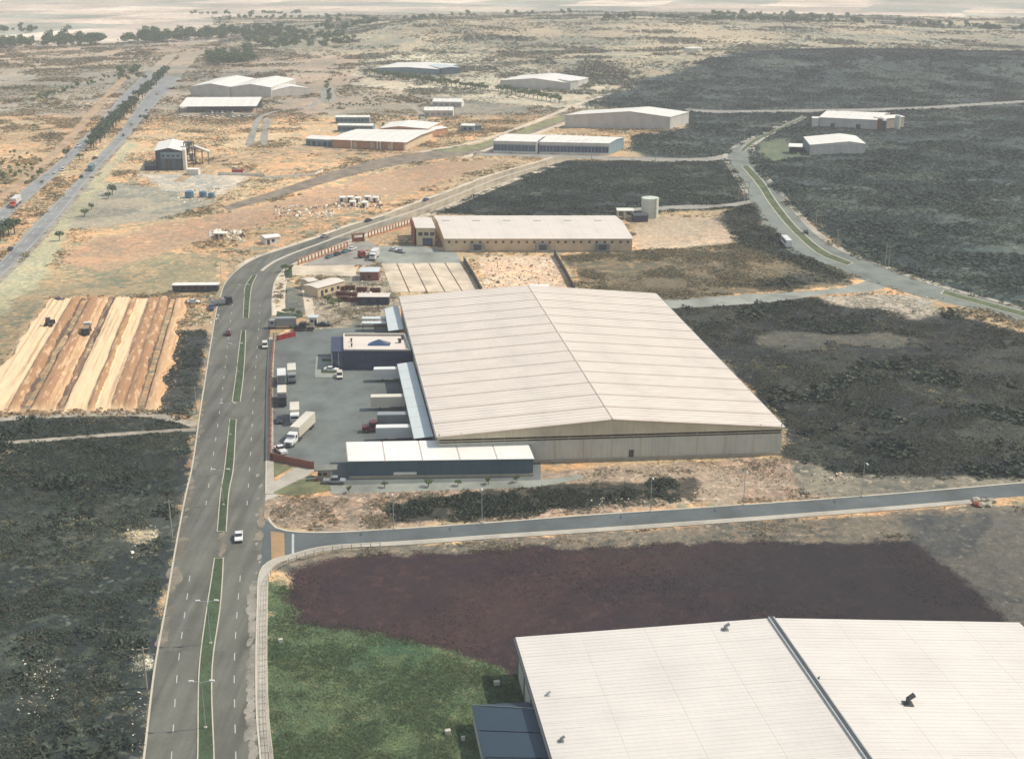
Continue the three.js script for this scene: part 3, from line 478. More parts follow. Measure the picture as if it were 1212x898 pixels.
// 2. annex with the blue front
const FA = frameQ([412.5, 545.5], [631, 542.5], [410.5, 526.4], [622, 522.6], 4.5);
const annex = thing('loading_annex', 'low white-roofed annex with a blue sheet-metal front below the cream warehouse', 'annex', FA.A); block(FA.poly);
{
  const yR = (u, w) => 4.5 + .5 * w / FA.L; walls(annex, FA, 4.5, yR, M.wallBlue);
  part(annex, 'roof_deck', hexa(FA, -.3, FA.W + .3, -.4, FA.L + .3, (u, w) => yR(u, w) + .005, (u, w) => yR(u, w) + .06), M.roofSeam);
  const n = 5; for (let i = 0; i < n; i++) part(annex, 'roof_panel', hexa(FA, lerp(-.3, FA.W + .3, i / n) + .15, lerp(-.3, FA.W + .3, (i + 1) / n) - .15, -.4, FA.L + .3, (u, w) => yR(u, w) + .065, (u, w) => yR(u, w) + .14), M.roofWhite);
  for (let i = 0; i < 18; i++) part(annex, 'wall_panel', hexa(FA, lerp(0, FA.W, i / 18) + .04, lerp(0, FA.W, (i + 1) / 18) - .04, -.08, -.004, .75, 4.4), M.wallBlue);
  part(annex, 'plinth', hexa(FA, -.1, FA.W + .1, -.3, -.085, 0, .7), M.wallBlock); pane(annex, FA, 'roller_door', 10.5, 16, .8, 1.5, M.wallWhite, .14);
}
// 3. canopies over the docks, on columns
function canopy(label, F, h, slope, n, m, group) {
  const g = thing('dock_canopy', label, 'canopy', F.A, 0, group), y = (u) => h + slope * u / F.W;
  for (let i = 0; i < n; i++) part(g, 'roof_panel', hexa(F, 0, F.W, F.L * i / n + .05, F.L * (i + 1) / n - .05, u => y(u), u => y(u) + .1), m);
  part(g, 'fascia', hexa(F, -.12, -.004, 0, F.L, h - .4, h + .12), M.steel);
  const k = Math.max(2, Math.round(F.L / 7)); for (let i = 0; i <= k; i++) { const p = F.pt(.25, 0, lerp(.3, F.L - .3, i / k)); part(g, 'column', rod([p[0], 0, p[2]], [p[0], h - .005, p[2]], .14), M.steel); }
  block(F.poly); return g;
}
canopy('long pale grey canopy over the loading docks along the cream warehouse', frameQ([490, 519.5], [513, 519], [470, 431], [488.6, 430], 4.6), 4.6, .5, 8, M.roofGrey);
canopy('short pale grey canopy behind the navy office block', frameQ([459.7, 392], [477.5, 391], [455, 365.5], [471, 362.5], 4.6), 4.6, .4, 3, M.roofGrey);
part(mainWh, 'dock_wall', hexa(FM, -.3, -.02, FM.L * .04, FM.L * .62, 0, 4.3), M.wallBlock);
for (let i = 0; i < 9; i++) part(mainWh, 'dock_door', hexa(FM, -.4, -.31, FM.L * (.06 + i * .06), FM.L * (.06 + i * .06) + 3, 1.1, 4.1), M.steelLight);
// 4. office block with navy front
const FO = frameQ([407, 414.8], [486, 415], [406.5, 396], [479, 396], 6);
const office = thing('office_block', 'flat-roofed navy blue office block with glazed end facing the truck yard', 'office', FO.A); block(FO.poly);
{
  walls(office, FO, 6, () => 6, M.wallNavy); part(office, 'roof', hexa(FO, .31, FO.W - .31, .31, FO.L - .31, 5.5, 5.7), M.roofCream);
  for (const [a, b, c, d] of [[0, FO.W, -.1, .32], [0, FO.W, FO.L - .32, FO.L + .1], [-.1, .32, .33, FO.L - .33], [FO.W - .32, FO.W + .1, .33, FO.L - .33]]) part(office, 'parapet', hexa(FO, a, b, c, d, 6, 6.45), M.roofCream);
  for (let i = 0; i < 8; i++) pane(office, FO, 'window', 2 + i * 2.3, 3.8 + i * 2.3, 3.6, 5.0, M.glassBlue); for (let i = 0; i < 6; i++) pane(office, FO, 'window', 4 + i * 2.6, 6 + i * 2.6, .8, 2.4, M.glassBlue);
  const v = FO.pt(FO.W * .55, 0, FO.L * .45); const pyr = new THREE.ConeGeometry(2.4, 1.6, 4).toNonIndexed(); pyr.rotateY(.78); pyr.scale(2, 1, 1); pyr.translate(v[0], 6.5, v[2]); part(office, 'skylight', pyr, M.glassBlue);
  for (const [a, b, s] of [[.12, .6, .5], [.12, .3, .45], [.88, .55, .9], [.94, .75, .7]]) { const q = FO.pt(FO.W * a, 0, FO.L * b); part(office, 'roof_vent', [rod([q[0], 5.7, q[2]], [q[0], 6.4 + s * .4, q[2]], s * .5, s * .5, 8), rod([q[0], 6.4 + s * .4, q[2]], [q[0], 6.6 + s * .4, q[2]], s * .8, s * .7, 8)], M.steelDark); }
  const FG = frameQ([394, 443], [406, 441], [397, 408], [406.5, 406.5], 0); const Fg = new Frame(FO.world(-4, .5), FO.world(-.05, .5), FO.world(-4, FO.L - .5), FO.world(-.05, FO.L - .5));
  const rel = Fg.A.clone().sub(FO.A), sh = g => { g.translate(rel.x, 0, rel.z); return g; };
  part(office, 'glazed_wing', sh(hexa(Fg, .2, Fg.W, .2, Fg.L - .2, 0, 5.2)), M.glassBlue); part(office, 'wing_roof', sh(hexa(Fg, 0, Fg.W, 0, Fg.L, 5.21, 5.5)), M.wallNavy);
  for (let i = 0; i <= 5; i++) part(office, 'mullion', sh(hexa(Fg, .08, .195, lerp(.2, Fg.L - .4, i / 5), lerp(.2, Fg.L - .4, i / 5) + .2, 0, 5.2)), M.steelLight);
  for (const f of [0, .5]) part(office, 'mullion', sh(hexa(Fg, f * Fg.W + .2, f * Fg.W + .4, .08, .195, 0, 5.2)), M.steelLight);
}
// 5. the warehouse in the foreground
const VPx = 367, VPy = HORIZON;
{
  const h = 7, A = P(612, 755.5, h), dir = (() => { const a = P(612, 755.5, h), b = P(656, 900, h); return V(b.x - a.x, 0, b.z - a.z).normalize(); })();
  const Bk = P(1206, 738, h), L = 78; const C0 = A, D0 = Bk;
  const F = new Frame(V(A.x + dir.x * L, 0, A.z + dir.z * L), V(Bk.x + dir.x * L, 0, Bk.z + dir.z * L), C0, D0);
  const g = shed('warehouse', 'white low-pitched warehouse roof with dark ridge and small vents beside the green lawn', 'warehouse', F, { h, rise: 2.3, n: 12, rows: 4, gap: .035, over: .25, roof: M.roofNear, seam: M.roofNearSeam, wall: M.wallTan });
  const yr = u => g.yR(u); sheetRibs(g, F, 1.0, .06, M.roofNear, .022);
  part(g, 'ridge_vent', [hexa(F, F.W / 2 - .55, F.W / 2 + .55, -.2, F.L + .2, 9.3, 9.75)], M.steelLight); part(g, 'ridge_slot', hexa(F, F.W / 2 - .3, F.W / 2 + .3, -.2, F.L + .2, 9.755, 9.80), M.steelDark);
  part(g, 'gutter', hexa(F, -.7, -.26, 0, F.L, 6.75, 7.05), M.steelDark);
  for (let i = 0; i < 11; i++) { const w = lerp(4, F.L - 6, i / 10); part(g, 'window', hexa(F, -.07, -.004, w, w + 3.4, 4.2, 5.6), M.glass); part(g, 'downpipe', hexa(F, -.2, -.01, w + 4.4, w + 4.6, 0, 6.7), M.steel); }
  const vent = (px, py, s, m) => { const q = P(px, py, 8), a = V(q.x - F.A.x, 0, q.z - F.A.z); let best = 0, bd = 1e9; for (let k = 0; k <= 200; k++) { const p = F.pt(F.W * k / 200, 0, 0), e = F.pt(F.W * k / 200, 0, F.L), t = clamp((a.z - p[2]) / (e[2] - p[2]), 0, 1), d = Math.abs(lerp(p[0], e[0], t) - a.x); if (d < bd) { bd = d; best = F.W * k / 200; } } const y = yr(best) + .1;
    const v = part(g, 'roof_vent', [rod([a.x, y, a.z], [a.x, y + .9 * s, a.z], .28 * s, .28 * s, 8), rod([a.x, y + .75 * s, a.z], [a.x + .8 * s, y + 1.15 * s, a.z - .25 * s], .3 * s, .34 * s, 8)], m); part(v, 'flashing', box(a.x, y + .04, a.z, 1.3 * s, .12, 1.3 * s), m); };
  vent(858, 751, .9, M.steel); vent(1074, 838, 1.25, M.steelDark); vent(648, 818, .6, M.steelLight); vent(664, 872, .7, M.steel); vent(968, 812, .3, M.steelDark);
  // blue lean-to against its left wall
  const y0 = 3.4, y1 = 5.6, q = (w, off, y) => { const p = F.pt(-off, y, w); return p; };
  const e = P(558, 834, y0), wl = (() => { let bw = 0, bd = 1e9; for (let k = 0; k < 400; k++) { const w = F.L * k / 400, p = F.world(-9, w); const d = Math.abs(p.z - e.z); if (d < bd) { bd = d; bw = w; } } return bw; })();
  const off = (() => { let b = 0, bd = 1e9; for (let k = 0; k < 200; k++) { const o = k * .1, p = F.world(-o, wl); const d = Math.abs(p.x - e.x); if (d < bd) { bd = d; b = o; } } return b; })();
  const E1 = F.pt(-off, y0, wl), E2 = F.pt(-.3, y0, wl + .3), AP = F.pt(-.3, y1, wl - 5), G1 = F.pt(-off, y0, 0), G2 = F.pt(-.3, y1, 0);
  const lean = thing('lean_to', 'blue metal hipped lean-to roof against the white warehouse by the lawn', 'lean-to', F.A);
  const nrm = (a, b, t) => [lerp(a[0], b[0], t), lerp(a[1], b[1], t), lerp(a[2], b[2], t)];
  const N = 9; for (let i = 0; i < N; i++) { const a = nrm(G1, E1, i / N), b = nrm(G1, E1, (i + 1) / N - .004), c = nrm(G2, AP, (i + 1) / N - .004), d = nrm(G2, AP, i / N); const up = v => [v[0], v[1] + .06, v[2]]; part(lean, 'roof_panel', quadGeo([[up(a), up(d), up(c), up(b), [[0, 0], [8, 0], [8, 3], [0, 3]]], [a, b, c, d, [[0, 0], [0, 3], [8, 3], [8, 0]]]]), M.blueRoof); }
  { const g3 = new THREE.BufferGeometry(); const up = v => [v[0], v[1] + .065, v[2]]; g3.setAttribute('position', new THREE.Float32BufferAttribute([...up(E1), ...up(AP), ...up(E2)], 3)); g3.setAttribute('uv', new THREE.Float32BufferAttribute([0, 0, 5, 5, 9, 0], 2)); g3.computeVertexNormals(); part(lean, 'hip_panel', g3, M.blueRoof); }
  part(lean, 'hip_cap', rod([E1[0], E1[1] + .08, E1[2]], [AP[0], AP[1] + .08, AP[2]], .1), M.steel);
  const FL = new Frame(F.world(-off + .3, 0), F.world(-off + .5, 0), F.world(-off + .3, wl - .3), F.world(-off + .5, wl - .3)); const rl = FL.A.clone().sub(F.A); const lw = hexa(FL, 0, FL.W, 0, FL.L, 0, y0 - .05); lw.translate(rl.x, 0, rl.z); part(lean, 'wall', lw, M.wallTan);
  const FB = new Frame(F.world(-off + .51, wl - .5), F.world(-.32, wl - .5), F.world(-off + .51, wl - .3), F.world(-.32, wl - .3)); const rb = FB.A.clone().sub(F.A); const bw2 = hexa(FB, 0, FB.W, 0, FB.L, 0, y0 - .05); bw2.translate(rb.x, 0, rb.z); part(lean, 'wall', bw2, M.wallTan);
  block([F.world(-off, 0), F.world(0, 0), F.world(0, wl), F.world(-off, wl)]);
}
// 6. beige warehouse with dock doors behind the yard
const FBg = frameQ([527, 297.6], [748, 297.6], [514.5, 269.5], [727, 269.5]);
const beige = shed('warehouse', 'long beige panelled warehouse with cream roof and three dock doors', 'warehouse', FBg, { h: 5.4, rise: 1.4, ridge: 'u', rp: .6, n: 12, gap: .06, over: .5, roof: M.roofCream, seam: M.roofSeam, wall: M.wallBeige });
for (let i = 0; i < 12; i++) {
  const a = FBg.W * i / 12, b = FBg.W * (i + 1) / 12; part(beige, 'wall_panel', hexa(FBg, a + .08, b - .08, -.12, -.004, .3, 5.2), M.wallBeige);
  for (const f of [.25, .72]) part(beige, 'window', hexa(FBg, lerp(a, b, f) - .5, lerp(a, b, f) + .5, -.2, -.125, 3.6, 4.5), M.glass);
  if (i % 2 === 0) part(beige, 'roof_light', hexa(FBg, lerp(a, b, .5) - 1.6, lerp(a, b, .5) + 1.6, FBg.L * .62, FBg.L * .66, (u, w) => beige.yR(u, w) + .14, (u, w) => beige.yR(u, w) + .3), M.steelLight);
}
for (const f of [.17, .52, .84]) { const u = FBg.W * f; const d = part(beige, 'dock_shelter', hexa(FBg, u - 2.8, u + 2.8, -1.6, -.21, .9, 3.6), M.steel); part(d, 'dock_door', hexa(FBg, u - 1.6, u + 1.6, -1.7, -1.605, 1, 3.2), M.steelDark); part(beige, 'dock_leveller', hexa(FBg, u - 3, u + 3, -2.2, -.21, 0, .89), M.concreteGrey); }
const FBo = frameQ([493, 291], [515, 291], [489, 278], [510, 278]);
const bof = thing('gate_office', 'two-storey cream office with a dark window row at the end of the beige warehouse', 'office', FBo.A); block(FBo.poly);
walls(bof, FBo, 7.4, () => 7.4, M.wallBeige); part(bof, 'roof', hexa(FBo, -.3, FBo.W + .3, -.3, FBo.L + .3, 7.41, 7.8), M.roofCream); for (let i = 0; i < 3; i++) { const w = pane(bof, FBo, 'window', .8 + i * 2.5, 2.6 + i * 2.5, 4.4, 5.9); part(w, 'sill', hexa(FBo, .7 + i * 2.5, 2.7 + i * 2.5, -.2, -.065, 4.2, 4.39), M.wallWhite); } pane(bof, FBo, 'glazed_entrance', 2.6, 6.8, .1, 3.4, M.glassBlue, .2); part(bof, 'side_screen', hexa(FBo, -.9, -.6, .5, FBo.L, 0, 7.9), M.rust);
// 7. tank, pump canopy and shed
{
  const p = P(769, 257); const t = thing('water_tank', 'white cylindrical water tank beside a dark pump shed', 'tank', p); part(t, 'shell', rod([0, 0, 0], [0, 9.2, 0], 4, 4, 28), M.tankWhite); const c = new THREE.ConeGeometry(4.15, .9, 28).toNonIndexed(); c.translate(0, 9.66, 0); part(t, 'roof', c, M.tankWhite);
  for (const y of [2.4, 4.8, 7.2]) { const r = new THREE.TorusGeometry(4.02, .06, 5, 28).toNonIndexed(); r.rotateX(Math.PI / 2); r.translate(0, y, 0); part(t, 'hoop', r, M.steelLight); } part(t, 'ladder', [rod([2.0, 0, 3.7], [2.0, 9.6, 3.7], .07), rod([2.5, 0, 3.4], [2.5, 9.6, 3.4], .07), ...Array.from({ length: 18 }, (_, i) => rod([2.0, .5 + i * .5, 3.7], [2.5, .5 + i * .5, 3.4], .04))], M.steelDark); block([V(p.x - 4, 0, p.z - 4), V(p.x + 4, 0, p.z - 4), V(p.x + 4, 0, p.z + 4), V(p.x - 4, 0, p.z + 4)]);
  const Fs = frame([751, 263], [767, 262.5], 6); shed('pump_shed', 'dark blue flat pump shed in front of the white tank', 'shed', Fs, { h: 3, rise: .3, ridge: 'u', n: 3, roof: M.steelDark, seam: M.steelDark, wall: M.wallNavy });
  const Fc = frame([731, 260], [750, 260], 6), g = thing('pump_canopy', 'small open white concrete frame canopy near the tank', 'canopy', Fc.A); part(g, 'roof', hexa(Fc, -.3, Fc.W + .3, -.3, Fc.L + .3, 4, 4.35), M.wallWhite); for (const u of [0, .45, 1]) for (const w of [0, 1]) { const q = Fc.pt(u * (Fc.W - .5), 0, w * (Fc.L - .5)); part(g, 'column', box(q[0] + .25, 2, q[2] - .25, .5, 3.99, .5), M.wallWhite); }
}
// 8. warehouses further back
{
  const F = frameQ([668.6, 151], [793, 153.4], [690, 145.5], [815, 147]); const g = shed('warehouse', 'broad grey warehouse with a bright white end wall beyond the blue-banded sheds', 'warehouse', F, { h: 8.6, rise: 3.4, rp: .62, n: 8, gap: .3, roof: M.roofFar, wall: M.wallGrey }); for (let i = 0; i < 14; i++) part(g, 'wall_panel', hexa(F, F.W * i / 14 + .1, F.W * (i + 1) / 14 - .1, -.12, -.004, .2, 8.4), M.wallGrey);
  for (const [a, b, c, d, lab, nb] of [[[584, 180.5], [634, 182], [601, 172], [650, 173.5], 'white-roofed shed with a blue-grey window front, smaller of the pair by the back street', 6], [[638.5, 182], [720.5, 183.8], [653, 173], [738, 176.5], 'long white-roofed shed with dark blue glazed front beside its smaller twin', 10]]) {
    const f = frameQ(a, b, c, d), s = shed('blue_front_shed', lab, 'shed', f, { h: 7.2, rise: .8, ridge: 'u', n: nb, gap: .2, roof: M.roofFar, wall: M.wallTeal }); part(s, 'fascia', hexa(f, -.1, f.W + .1, -.3, -.004, 5.4, 7.1), M.wallGrey);
    for (let i = 0; i < nb; i++) { const w = part(s, 'window', hexa(f, f.W * i / nb + .25, f.W * (i + 1) / nb - .25, -.12, -.004, 1.6, 4.8), nb > 8 ? M.glassBlue : M.wallBlue); part(w, 'mullion', hexa(f, f.W * (i + .5) / nb - .1, f.W * (i + .5) / nb + .1, -.2, -.125, 1.6, 4.8), M.wallTeal); } part(s, 'plinth', hexa(f, -.1, f.W + .1, -.4, -.125, 0, 1.2), M.wallWhite);
    if (nb < 8) part(s, 'end_pier', hexa(f, f.W + .05, f.W + 1.2, -.5, .6, 0, 7.4), M.wallWhite);
  }
  const f3 = frameQ([969, 150], [1040.6, 153.5], [986, 142], [1053, 144.5]); const s3 = shed('warehouse', 'white-roofed warehouse with cluttered silo end, farther of two in the dark scrub', 'warehouse', f3, { h: 6.6, rise: 2.2, ridge: 'u', n: 9, gap: .2, roof: M.roofFar, wall: M.wallGrey }); for (const u of [.2, .62]) pane(s3, f3, 'door', f3.W * u, f3.W * u + 3, 0, 3, M.steelDark); for (let i = 0; i < 9; i++) part(s3, 'wall_panel', hexa(f3, f3.W * i / 9 + .1, f3.W * (i + 1) / 9 - .1, -.05, -.004, 3.2, 6.4), M.wallGrey);
  const f3b = frame([1044, 153], [1070, 150], 12); shed('process_shed', 'cream block joined to tanks at the end of the white-roofed warehouse', 'shed', f3b, { h: 7, rise: .8, ridge: 'u', n: 3, roof: M.roofFar, wall: M.wallBlock }); for (const [x, y, r, hh] of [[1042, 153.8, 2.2, 8], [1046, 154.5, 1.8, 7], [1062, 152.6, 2, 9]]) { const p = P(x, y), t = thing('silo', hh > 8 ? 'tall pale silo before the cream process shed' : hh > 7 ? 'rust brown silo against the end of the warehouse' : 'short dark silo before the process shed', 'silo', p); part(t, 'shell', rod([0, 0, 0], [0, hh, 0], r, r, 14), hh > 8 ? M.tankWhite : hh > 7 ? M.rust : M.steelDark); const c = new THREE.ConeGeometry(r + .1, 1.2, 14).toNonIndexed(); c.translate(0, hh + .6, 0); part(t, 'cap', c, M.steelLight); }
  const f3c = frame([961, 150], [968.5, 150.2], 8); shed('annex', 'small white annex at the left end of the farther warehouse in dark scrub', 'annex', f3c, { h: 6, rise: .6, ridge: 'u', n: 2, roof: M.roofFar, wall: M.wallWhite });
  const f4 = frameQ([958.6, 183.6], [1023.8, 182.2], [951, 173.6], [1012, 172.4]); const s4 = shed('warehouse', 'white-roofed gabled warehouse beside a dark open shelter, nearer of two in the dark scrub', 'warehouse', f4, { h: 6.2, rise: 1.6, rp: .7, n: 6, gap: .15, roof: M.roofFar, wall: M.wallWhite }); for (let i = 0; i < 10; i++) part(s4, 'wall_panel', hexa(f4, f4.W * i / 10 + .1, f4.W * (i + 1) / 10 - .1, -.1, -.004, .2, 6), M.wallGrey); part(s4, 'side_cladding', hexa(f4, -.12, -.004, .2, f4.L - .2, .2, 6), M.wallTeal);
  const f5 = frame([934, 182], [949, 182.5], 9), g5 = thing('open_shelter', 'small white-topped open shelter beside the nearer warehouse in the scrub', 'shelter', f5.A); part(g5, 'roof', hexa(f5, -.5, f5.W + .3, -.3, f5.L, 4.2, (u, w) => 4.5 + .08 * w), M.roofFar); for (const u of [.1, .5, .95]) for (const w of [.05, .95]) { const q = f5.pt(u * f5.W, 0, w * f5.L); part(g5, 'column', box(q[0], 2.1, q[2], .3, 4.2, .3), M.steelDark); } part(g5, 'back_wall', hexa(f5, 0, f5.W, f5.L - .3, f5.L - .1, 0, 4.15), M.wallNavy);
}
// 9. factories left of centre
{
  const f = frameQ([394, 174.5], [479.6, 178], [424, 162.5], [512, 163.5]); const g = shed('factory', 'orange-walled factory with wide cream roof and slim posts beside the green verge', 'factory', f, { h: 5.2, rise: .8, ridge: 'u', n: 10, gap: .25, over: 1.6, roof: M.roofFar, wall: M.wallOrange }); for (const u of [.26, .62, .66, .82, .99]) part(g, 'pillar', hexa(f, f.W * u, f.W * u + .8, -1.2, -.5, 0, 5.1), M.wallWhite); for (let i = 0; i < 9; i++) part(g, 'wall_panel', hexa(f, f.W * (.28 + i * .08), f.W * (.28 + i * .08) + 2.6, -.1, -.004, .4, 4.2), i % 3 ? M.wallOrange : M.wallBeige); part(g, 'end_wall', hexa(f, f.W + .02, f.W + .2, .5, f.L - .5, 0, 5), M.wallBeige);
  const f2 = frameQ([450, 162], [506, 162.5], [462, 154.5], [520, 155]); shed('factory', 'second cream roof behind the orange-walled factory', 'factory', f2, { h: 5.6, rise: 1.6, rp: .4, n: 6, gap: .25, roof: M.roofFar, wall: M.wallOrange });
  const f2b = frame([508, 162], [530, 158.5], 12); shed('factory_wing', 'low orange-trimmed wing at the right end of the second cream roof', 'factory', f2b, { h: 4.2, rise: .7, ridge: 'u', n: 4, roof: M.roofFar, wall: M.wallOrange });
  for (const [a, b, d, lab] of [[[399.6, 156], [441, 156.5], 9, 'white-roofed teal hall, nearer of two behind the orange-walled factory'], [[397, 146], [437, 146], 9, 'white-roofed teal hall, farther of two behind the orange-walled factory']]) { const q = frame(a, b, d), s = shed('teal_hall', lab, 'hall', q, { h: 4.4, rise: .8, ridge: 'u', n: 6, gap: .2, roof: M.roofFar, wall: M.wallTeal }); for (let i = 0; i < 8; i++) part(s, 'window', hexa(q, q.W * i / 8 + .3, q.W * (i + 1) / 8 - .3, -.1, -.004, 1.4, 3.2), M.wallBlue); }
  const fc = frame([362, 172], [394, 174], 14); const gc = shed('workshop', 'dark-fronted workshop with pale roof at the left end of the orange-walled factory', 'workshop', fc, { h: 4.4, rise: 1.2, ridge: 'u', n: 5, roof: M.roofFar, wall: M.wallTeal }); for (let i = 0; i < 5; i++) pane(gc, fc, 'door', fc.W * i / 5 + .6, fc.W * (i + 1) / 5 - .6, .1, 3, i % 2 ? M.steelDark : M.wallBlue, .1);
  for (const [a, b, d, h, lab] of [[[502, 138], [536, 138], 13, 4.6, 'small white gabled store with grey front, nearer of a pair'], [[512, 126.5], [546, 127], 13, 4.2, 'small white gabled store, farther of a pair']]) { const q = frame(a, b, d), s = shed('store', lab, 'store', q, { h, rise: 1.8, ridge: 'u', n: 6, gap: .2, roof: M.roofFar, wall: M.wallGrey }); part(s, 'end_wall', hexa(q, q.W + .02, q.W + .2, .4, q.L - .4, 0, h), M.wallWhite); for (let i = 0; i < 5; i++) pane(s, q, 'window', q.W * i / 5 + .8, q.W * (i + 1) / 5 - .8, 1.2, 2.8, M.steel); }
  const fs = frame([545.6, 155.5], [561, 155.8], 10), ss = shed('guard_house', 'little white-roofed guard house on the green verge road', 'house', fs, { h: 4, rise: .6, ridge: 'u', n: 2, roof: M.roofFar, wall: M.wallTeal }); for (const u of [.2, .6]) pane(ss, fs, 'window', fs.W * u, fs.W * u + 2, 1.2, 2.8);
  const fs2 = frame([562, 155], [570, 154], 9); shed('guard_annex', 'dark annex joined to the little guard house', 'house', fs2, { h: 3.4, rise: .3, ridge: 'u', n: 1, roof: M.steel, wall: M.wallBlue });
  // tower works
  const ft = frameQ([185, 201.5], [217, 201.5], [190.5, 190], [222, 190]), gt = shed('mill_building', 'tall mill with white roof and open dark bays beside a steel tower', 'mill', ft, { h: 11, rise: 1.6, n: 5, gap: .2, over: .7, roof: M.roofFar, wall: M.wallNavy }); part(gt, 'front_band', hexa(ft, 3, ft.W - .5, -.2, -.004, 6.6, 10.2), M.wallTeal); for (let i = 0; i < 4; i++) pane(gt, ft, 'bay', 3 + i * 3, 5.5 + i * 3, .2, 6.2, i % 2 ? M.glass : M.wallBlue, .12); part(gt, 'white_pier', hexa(ft, ft.W + .02, ft.W + 1.6, -.4, ft.L * .4, 0, 11.6), M.wallWhite); for (let i = 0; i < 4; i++) pane(gt, ft, 'high_window', 3.6 + i * 2.8, 5.2 + i * 2.8, 7.6, 8.8, M.glass, .26);
  const pt = P(225, 197), tw = thing('steel_tower', 'dark steel lattice tower with hoppers beside the tall mill', 'tower', pt); for (const x of [-2.4, 2.4]) for (const z of [-2, 2]) part(tw, 'leg', rod([x, 0, z], [x, 14, z], .22), M.steelDark); for (const y of [3.5, 7, 10.5, 14]) part(tw, 'deck', box(0, y, 0, 5.4, .25, 4.6), M.steelDark); part(tw, 'brace', [0, 3.5, 7, 10.5].flatMap(y => [rod([-2.4, y, 2], [2.4, y + 3.5, 2], .12), rod([2.4, y, 2], [-2.4, y + 3.5, 2], .12)]), M.steelDark); for (const [x, y] of [[-1, 8.9], [1.2, 5.4], [0, 12.4]]) part(tw, 'hopper', [rod([x, y - 1.4, 0], [x, y, 0], .4, 1.4, 10), rod([x, y, 0], [x, y + 1.2, 0], 1.4, 1.4, 10)], M.wallTeal);
  const pc = P(232, 194), cv = thing('conveyor_roof', 'sloping white conveyor roof running down from the steel tower', 'conveyor', pc); { const L = 10, q = box(0, 0, 0, L, .3, 3.2); q.rotateZ(-.36); q.translate(3.6, 9.2, 0); part(cv, 'roof', q, M.roofFar); for (const [x, y] of [[0, 10.3], [3.8, 8.9], [7.4, 7.5]]) part(cv, 'leg', [rod([x, 0, -1], [x, y, -1], .15), rod([x, 0, 1], [x, y, 1], .15)], M.steelDark); }
  shed('lean_shed', 'dark low shed at the left foot of the tall mill', 'shed', frame([171, 202], [184, 202], 8), { h: 3, rise: .6, ridge: 'u', n: 2, roof: M.steelDark, wall: M.wallNavy }); shed('white_cabin', 'square white cabin before the steel tower', 'cabin', frame([221, 207], [234.6, 207], 5), { h: 3, rise: .2, ridge: 'u', n: 2, roof: M.roofFar, wall: M.wallWhite });
  // rippling roofs
  for (const [a, b, h, lab] of [[[226, 114], [273, 114.6], 8.2, 'left span of the triple-gabled white warehouse'], [[273.6, 114.6], [321, 115.3], 8.2, 'middle span of the triple-gabled white warehouse'], [[321.6, 115], [367, 112], 5.4, 'lower right span of the triple-gabled white warehouse']]) { const q = frame(a, b, 72), s = shed('gabled_hall', lab, 'warehouse', q, { h, rise: 2.6, n: 6, gap: .3, over: .2, roof: M.roofFar, wall: M.wallGrey }); for (let i = 0; i < 8; i++) part(s, 'wall_panel', hexa(q, q.W * i / 8 + .08, q.W * (i + 1) / 8 - .08, -.1, -.004, .2, h - .2), M.wallGrey); }
  const fl = frame([212, 133.5], [304, 133], 30), gl = thing('vehicle_shed', 'long narrow cream-roofed vehicle shed with cars drawn up before it', 'shed', fl.A); block(fl.poly); for (let i = 0; i < 10; i++) part(gl, 'roof_panel', hexa(fl, fl.W * i / 10 + .06, fl.W * (i + 1) / 10 - .06, 0, fl.L, (u, w) => 4.6 + .12 * w, (u, w) => 4.75 + .12 * w), M.roofFar); part(gl, 'back_wall', hexa(fl, 0, fl.W, fl.L - .4, fl.L - .1, 0, 6.1), M.wallTeal); for (let i = 0; i <= 10; i++) part(gl, 'post', hexa(fl, (fl.W - .4) * i / 10, (fl.W - .4) * i / 10 + .4, .4, .8, 0, 4.6), M.steelDark);
  // far factory and arched warehouse
  const ff = frame([446, 90], [520, 92], 60); shed('factory', 'far white flat factory behind a row of trees', 'factory', ff, { h: 8, rise: 1.2, n: 6, gap: .5, roof: M.roofFar, wall: M.wallTeal }); const ff2 = frame([522, 92], [545, 91], 36); shed('factory_hall', 'blue-ended hall joined to the far white factory', 'factory', ff2, { h: 9, rise: .8, n: 3, roof: M.roofGrey, wall: M.wallBlue });
  const fe = frame([592, 104], [674, 107.5], 52); const ge = shed('warehouse', 'far white warehouse with a stepped front behind young trees', 'warehouse', fe, { h: 6.6, rise: 3, n: 5, gap: .4, roof: M.roofFar, wall: M.wallGrey }); const fe2 = frame([675, 107.6], [684.5, 107], 20); shed('end_block', 'white cube at the right end of the far stepped warehouse', 'annex', fe2, { h: 8.5, rise: .2, n: 1, roof: M.roofFar, wall: M.wallWhite });
  const pd = P(820, 75); pd.y = heightAt(pd.x, pd.z); const dd = thing('round_reservoir', 'white round reservoir standing alone on the scrub hillside', 'reservoir', pd); part(dd, 'wall', rod([0, -1, 0], [0, 4, 0], 9.5, 9.5, 32), M.tankWhite); const dc = new THREE.ConeGeometry(9.8, 1.4, 32).toNonIndexed(); dc.translate(0, 4.71, 0); part(dd, 'roof', dc, M.roofFar);
}
console.log('buildings done');

